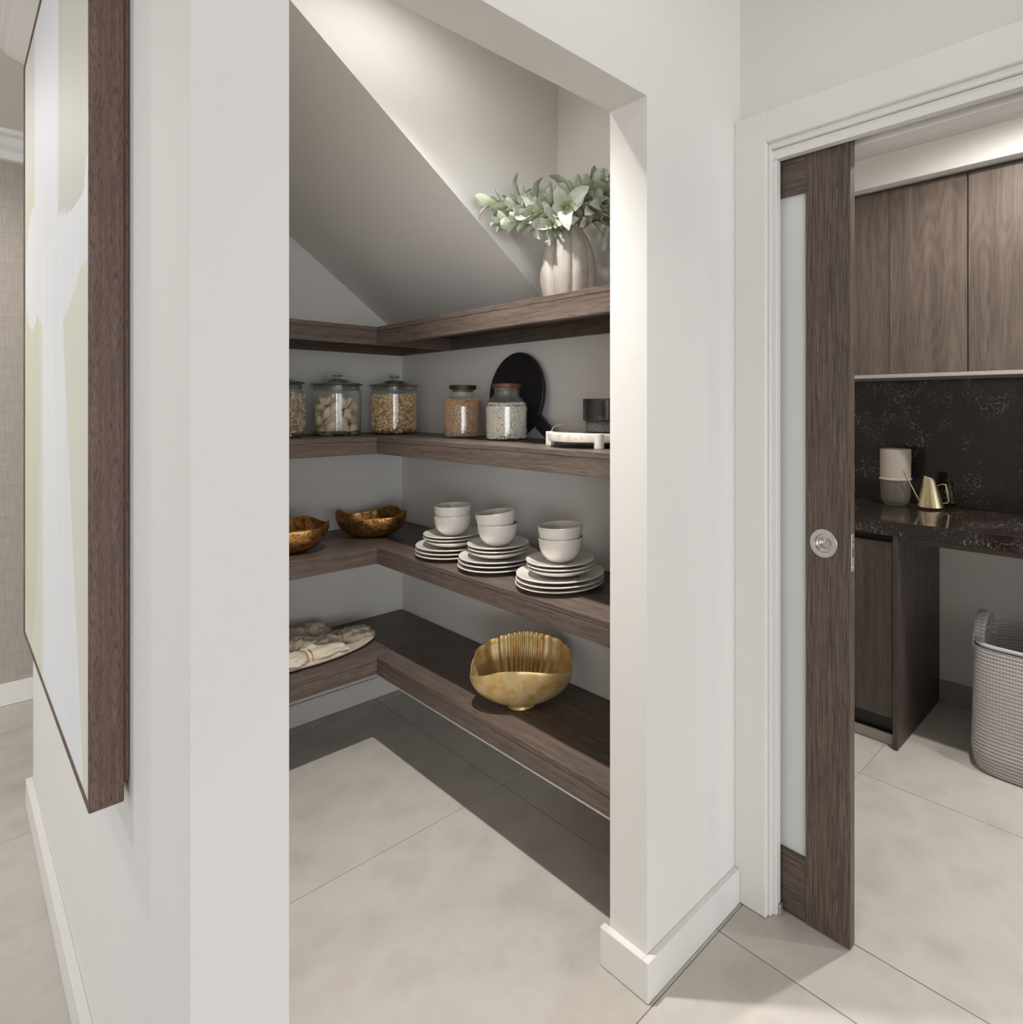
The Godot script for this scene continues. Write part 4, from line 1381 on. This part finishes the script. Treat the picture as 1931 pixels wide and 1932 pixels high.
# ---------------------------------------------------------------- vase with leafy sprigs
func leaf_mesh(len: float, wid: float, bend: float, cup: float, curl: float) -> ArrayMesh:
	# obovate leaf along +z, face up, with a face and a back and a little thickness
	var am := ArrayMesh.new()
	for sk in 2:
		var rows := []
		for i in 13:
			var v := pow(i / 12.0, 0.85)
			var w := wid * pow(sin(PI / 2.0 * minf(v / 0.6, 1.0)), 1.15) + 0.0009
			if v > 0.6:
				w = wid * sqrt(maxf(1.0 - pow((v - 0.6) / 0.4, 2.2), 0.0)) + 0.0009
			var r := PackedVector3Array()
			for j in 7:
				var u := -1.0 + j / 3.0
				var y := bend * v * v * len + cup * u * u * w + 0.0016 * sin(v * 13.0 + absf(u) * 3.0) * absf(u)
				var z := v * len
				if v > 0.75:
					y -= curl * pow((v - 0.75) * 4.0, 2.0) * len * 0.3
				r.append(Vector3(u * w, y - 0.0007 * sk * (1.0 - absf(u)), z))
			rows.append(r)
		var m := MB.new()
		m.grid(rows, false, -1.0 if sk == 0 else 1.0)
		am.add_surface_from_arrays(Mesh.PRIMITIVE_TRIANGLES, m.arrays())
		am.surface_set_material(sk, M.leaf_face if sk == 0 else M.leaf_back)
	return am

func build_vase_and_sprigs() -> void:
	var at := Vector3(1.322, 1.6718, -1.4285)
	var o := thing("lobed_vase", "ribbed pumpkin-like stoneware vase with a grey wash, on the topmost shelf", "vase", at, 0.2)
	var prof := [[0.0, 0.0], [0.066, 0.0], [0.070, 0.004], [0.080, 0.035], [0.0875, 0.070], [0.0895, 0.095], [0.0885, 0.125], [0.083, 0.160], [0.073, 0.195], [0.060, 0.222], [0.050, 0.236], [0.046, 0.246], [0.040, 0.246], [0.044, 0.23], [0.054, 0.21], [0.060, 0.16], [0.0, 0.14]]
	var rows := []
	for k in prof.size():
		var q: Array = prof[k]
		var r := PackedVector3Array()
		for j in 144:
			var a := TAU * j / 144
			var lobe := pow(absf(sin(a * 4.0)), 0.42)
			var depth := 0.17 if k < 12 else 0.04
			var rr: float = q[0] * (1.0 - depth * (1.0 - lobe))
			r.append(Vector3(rr * cos(a), q[1], rr * sin(a)))
		rows.append(r)
	var m := MB.new()
	m.grid(rows, true, -1.0, 1.0, 1.0)
	part("vase_body", m, M.stoneware, o)
	# leaf variants
	var lv := [leaf_mesh(0.078, 0.0185, 0.12, 0.30, 0.3), leaf_mesh(0.066, 0.0170, -0.15, 0.45, 0.0), leaf_mesh(0.086, 0.0200, -0.30, 0.22, 0.8), leaf_mesh(0.056, 0.0140, 0.2, 0.6, 0.2), leaf_mesh(0.072, 0.0190, 0.05, 0.15, 0.0)]
	var g := RandomNumberGenerator.new()
	g.seed = 33
	var mouth := at + Vector3(0, 0.243, 0)
	# reach of each sprig: across the view, up, towards the viewer
	var sprigs := [
		[-0.225, 0.075, 0.02, 15, "leafy grey green sprig reaching furthest left from the vase"],
		[-0.165, 0.105, -0.06, 14, "leafy silver sprig rising to the left behind the others"],
		[-0.085, 0.115, -0.05, 14, "leafy silver sprig rising just left of the vase"],
		[0.005, 0.13, -0.06, 14, "leafy silver sprig rising straight up above the vase"],
		[0.075, 0.145, 0.0, 14, "leafy silver sprig rising to the right of the vase"],
		[0.150, 0.135, -0.03, 14, "leafy silver sprig rising beside the opening's right edge"],
		[0.005, 0.035, 0.105, 13, "leafy rosette of broad silver leaves facing out over the vase"],
		[-0.105, 0.035, 0.075, 13, "leafy silver sprig spreading forward to the left of the vase"],
		[0.175, 0.025, 0.04, 13, "leafy olive sprig spreading low to the right of the vase"],
		[-0.185, 0.015, 0.03, 13, "leafy olive sprig hanging low at the far left"],
		[-0.045, -0.015, 0.075, 9, "leafy silver sprig drooping over the front of the vase"],
		[0.110, 0.055, 0.075, 12, "leafy silver sprig spreading forward to the right of the vase"]]
	for s in sprigs:
		var tip := RIGHT * float(s[0]) + Vector3.UP * float(s[1]) - AWAY * float(s[2])
		var sp := thing("leaf_sprig", s[4], "sprig", mouth, 0.0, "leafy sprigs in the ribbed vase")
		var start := Vector3(tip.x, 0, tip.z).normalized() * 0.020 + Vector3(0, -0.045, 0)
		var ctrl := Vector3(tip.x * 0.30, maxf(tip.y * 0.6, 0.02) + 0.022, tip.z * 0.30)
		var path := []
		for i in 13:
			var t := i / 12.0
			path.append(start.lerp(ctrl, t).lerp(ctrl.lerp(tip, t), t))
		var st := MB.new()
		st.tube(path, [0.0021, 0.0020, 0.0019, 0.0018, 0.0018, 0.0017, 0.0016, 0.0015, 0.0014, 0.0013, 0.0012, 0.0011, 0.0010], 6)
		part("stem", st, M.stem, sp)
		var n: int = s[3] + 4
		for k in n:
			var t := lerpf(0.40, 1.0, pow(float(k) / (n - 1), 0.8))
			var fi := t * 12.0
			var i0 := mini(int(fi), 11)
			var p: Vector3 = path[i0].lerp(path[i0 + 1], fi - i0)
			var d: Vector3 = (path[i0 + 1] - path[i0]).normalized()
			var sd := d.cross(Vector3.UP)
			if sd.length() < 0.1:
				sd = RIGHT
			sd = sd.normalized()
			var ot := sd.cross(d).normalized()
			var az := k * 2.4 + g.randf_range(-0.35, 0.35)
			var outw := sd * cos(az) + ot * sin(az)
			var open := lerpf(1.25, 0.72, t) + g.randf_range(-0.2, 0.2)
			if k >= n - 2:
				open = g.randf_range(0.15, 0.5)
			var zdir := (d * cos(open) + outw * sin(open)).normalized()
			var ydir := (d * sin(open) - outw * cos(open)).normalized()    # the face looks along the stem's tip
			ydir = ydir.rotated(zdir, g.randf_range(-0.5, 0.5))
			var bs := Basis(ydir.cross(zdir).normalized(), ydir, zdir).orthonormalized()
			var lf := shape("leaf", lv[g.randi() % 5], null, sp)
			lf.transform = Transform3D(bs.scaled(Vector3.ONE * g.randf_range(0.78, 1.08)), p)

# ---------------------------------------------------------------- things on the laundry counter
func build_counter_things() -> void:
	var y := 0.9042
	var v := thing("glass_vase", "tall glass vase, frosted above and clear ribbed below, on the stone counter", "vase", Vector3(2.985, y, -0.993))
	var m := MB.new()
	var rows := []
	for q in [[0.0, 0.003], [0.040, 0.0], [0.052, 0.008], [0.060, 0.026], [0.064, 0.05], [0.0655, 0.085], [0.066, 0.118]]:
		var r := PackedVector3Array()
		for j in 120:
			var a := TAU * j / 120
			var rr: float = q[0] * (1.0 + 0.012 * (1.0 if j % 3 == 0 else 0.0))
			r.append(Vector3(rr * cos(a), q[1], rr * sin(a)))
		rows.append(r)
	m.grid(rows, true, -1.0)
	part("clear_bowl", m, M.clear_vase, v).set_meta("label", "clear ribbed lower part")
	m = MB.new()
	m.lathe([Vector2(0.060, 0.116), Vector2(0.067, 0.115), Vector2(0.071, 0.119), Vector2(0.071, 0.125), Vector2(0.067, 0.129), Vector2(0.060, 0.128)], 64)
	part("collar", m, M.frosted_vase, v)
	m = MB.new()
	m.lathe([Vector2(0.0655, 0.128), Vector2(0.0665, 0.134), Vector2(0.0668, 0.257), Vector2(0.0655, 0.260), Vector2(0.0625, 0.258), Vector2(0.062, 0.13)], 64)
	part("frosted_cylinder", m, M.frosted_vase, v).set_meta("label", "frosted upper part")
	# watering can: slant-cut cone, straight spout, angular handle; +x of the node is the view's right
	var turn := -atan2(RIGHT.z, RIGHT.x)
	var c := thing("watering_can", "small brushed brass watering can with a thin straight spout", "watering can", Vector3(2.985, y, -0.842), turn)
	rows = []
	for pass_ in 2:
		for i in 13:
			var u := i / 12.0 if pass_ == 0 else 1.0 - i / 12.0
			var r := PackedVector3Array()
			for j in 64:
				var a := TAU * j / 64
				var top := 0.136 - 0.42 * (0.024 * cos(a) + 0.0)
				var rr := lerpf(0.0575, 0.0245, u) - 0.0012 * pass_
				r.append(Vector3(rr * cos(a) - 0.004 * u, top * u + 0.0008 * pass_, rr * sin(a)))
			rows.append(r)
	var bot := PackedVector3Array()
	for j in 64:
		bot.append(Vector3(0, 0.001, 0))
	rows.push_front(bot)
	m = MB.new()
	m.grid(rows, true, -1.0, 1.0, 1.0)
	part("can_body", m, M.brass, c)
	m = MB.new()
	m.tube([Vector3(-0.046, 0.022, 0.0), Vector3(-0.085, 0.098, 0.0), Vector3(-0.121, 0.170, 0.0)], [0.0042, 0.0036, 0.003], 14)
	part("spout", m, M.brass, c)
	m = MB.new()
	m.tube([Vector3(0.030, 0.101, 0), Vector3(0.052, 0.109, 0), Vector3(0.066, 0.107, 0), Vector3(0.074, 0.075, 0), Vector3(0.081, 0.034, 0), Vector3(0.076, 0.024, 0), Vector3(0.048, 0.022, 0)], [0.0022, 0.0028, 0.0045, 0.0058, 0.0050, 0.0030, 0.0022], 12)
	part("handle", m, M.brass, c)

# ---------------------------------------------------------------- rope basket
func build_basket() -> void:
	var c := Vector3(2.797, 0.0008, -0.385)
	var o := thing("rope_basket", "tall soft laundry basket of coiled pale grey rope, under the counter", "basket", c)
	var hw := 0.20
	var hd := 0.215
	var rc := 0.125
	var out := func(t: float, k: float) -> Vector2:
		# rounded square outline; t in [0,1)
		var a := t * TAU
		var d := Vector2(cos(a), sin(a))
		var n := 5.0
		var s := pow(pow(absf(d.x) / (hw * k), n) + pow(absf(d.y) / (hd * k), n), -1.0 / n)
		return d * s
	var rowsn := 35
	var seg := 120
	var h := 0.465
	for pass_ in 2:
		var m := MB.new()
		var rows := []
		if pass_ == 0:
			var b := PackedVector3Array()
			for j in seg:
				b.append(Vector3(0, 0.002, 0))
			rows.append(b)
		for i in rowsn:
			for q in 6:
				if i == rowsn - 1 and q > 3 and pass_ == 0:
					continue
				var ph := q / 6.0
				var y := h * (i + ph) / rowsn
				var puff := 0.0058 * pow(sin(ph * PI), 0.7)
				var u := (i + ph) / rowsn
				var k := 0.94 + 0.10 * sqrt(clampf(u * 6.0, 0.0, 1.0)) - 0.055 * u
				var r := PackedVector3Array()
				for j in seg:
					var t := float(j) / seg
					var p: Vector2 = out.call(t, k)
					var off := puff if pass_ == 0 else -puff - 0.009
					var nn := p.normalized()
					var sag := 0.006 * sin(t * TAU * 2.0 + 0.6) * u * u
					r.append(Vector3(p.x + nn.x * off, y + sag, p.y + nn.y * off))
				rows.append(r)
		if pass_ == 1:
			rows.reverse()
		m.grid(rows, true, -1.0, 75.0, float(rowsn))
		part("wall" if pass_ == 0 else "lining", m, M.rope, o)
	var rim := MB.new()
	var pts := []
	for j in 97:
		var t := float(j % 96) / 96.0
		var p: Vector2 = out.call(t, 0.985)
		pts.append(Vector3(p.x - p.normalized().x * 0.004, h + 0.001 + 0.006 * sin(t * TAU * 2.0 + 0.6), p.y - p.normalized().y * 0.004))
	rim.tube(pts, [0.0075], 10, false)
	part("rim", rim, M.rope, o)
	# two flat looped handles
	for s in [-1.0, 1.0]:
		var hm := MB.new()
		var rows := []
		for i in 25:
			var a := PI * i / 24.0
			var cx := -0.105 * cos(a)
			var cy := h - 0.035 + 0.115 * pow(sin(a), 0.8)
			var r := PackedVector3Array()
			for j in 12:
				var b := TAU * j / 12
				var w := 0.021 * cos(b)
				var th := 0.005 * sin(b)
				r.append(Vector3(cx + th * -cos(a), cy + th * sin(a), s * (hd - 0.012 + 0.0) + w))
			rows.append(r)
		hm.grid(rows, true, 1.0, 3.0, 24.0)
		part("handle", hm, M.rope, o)
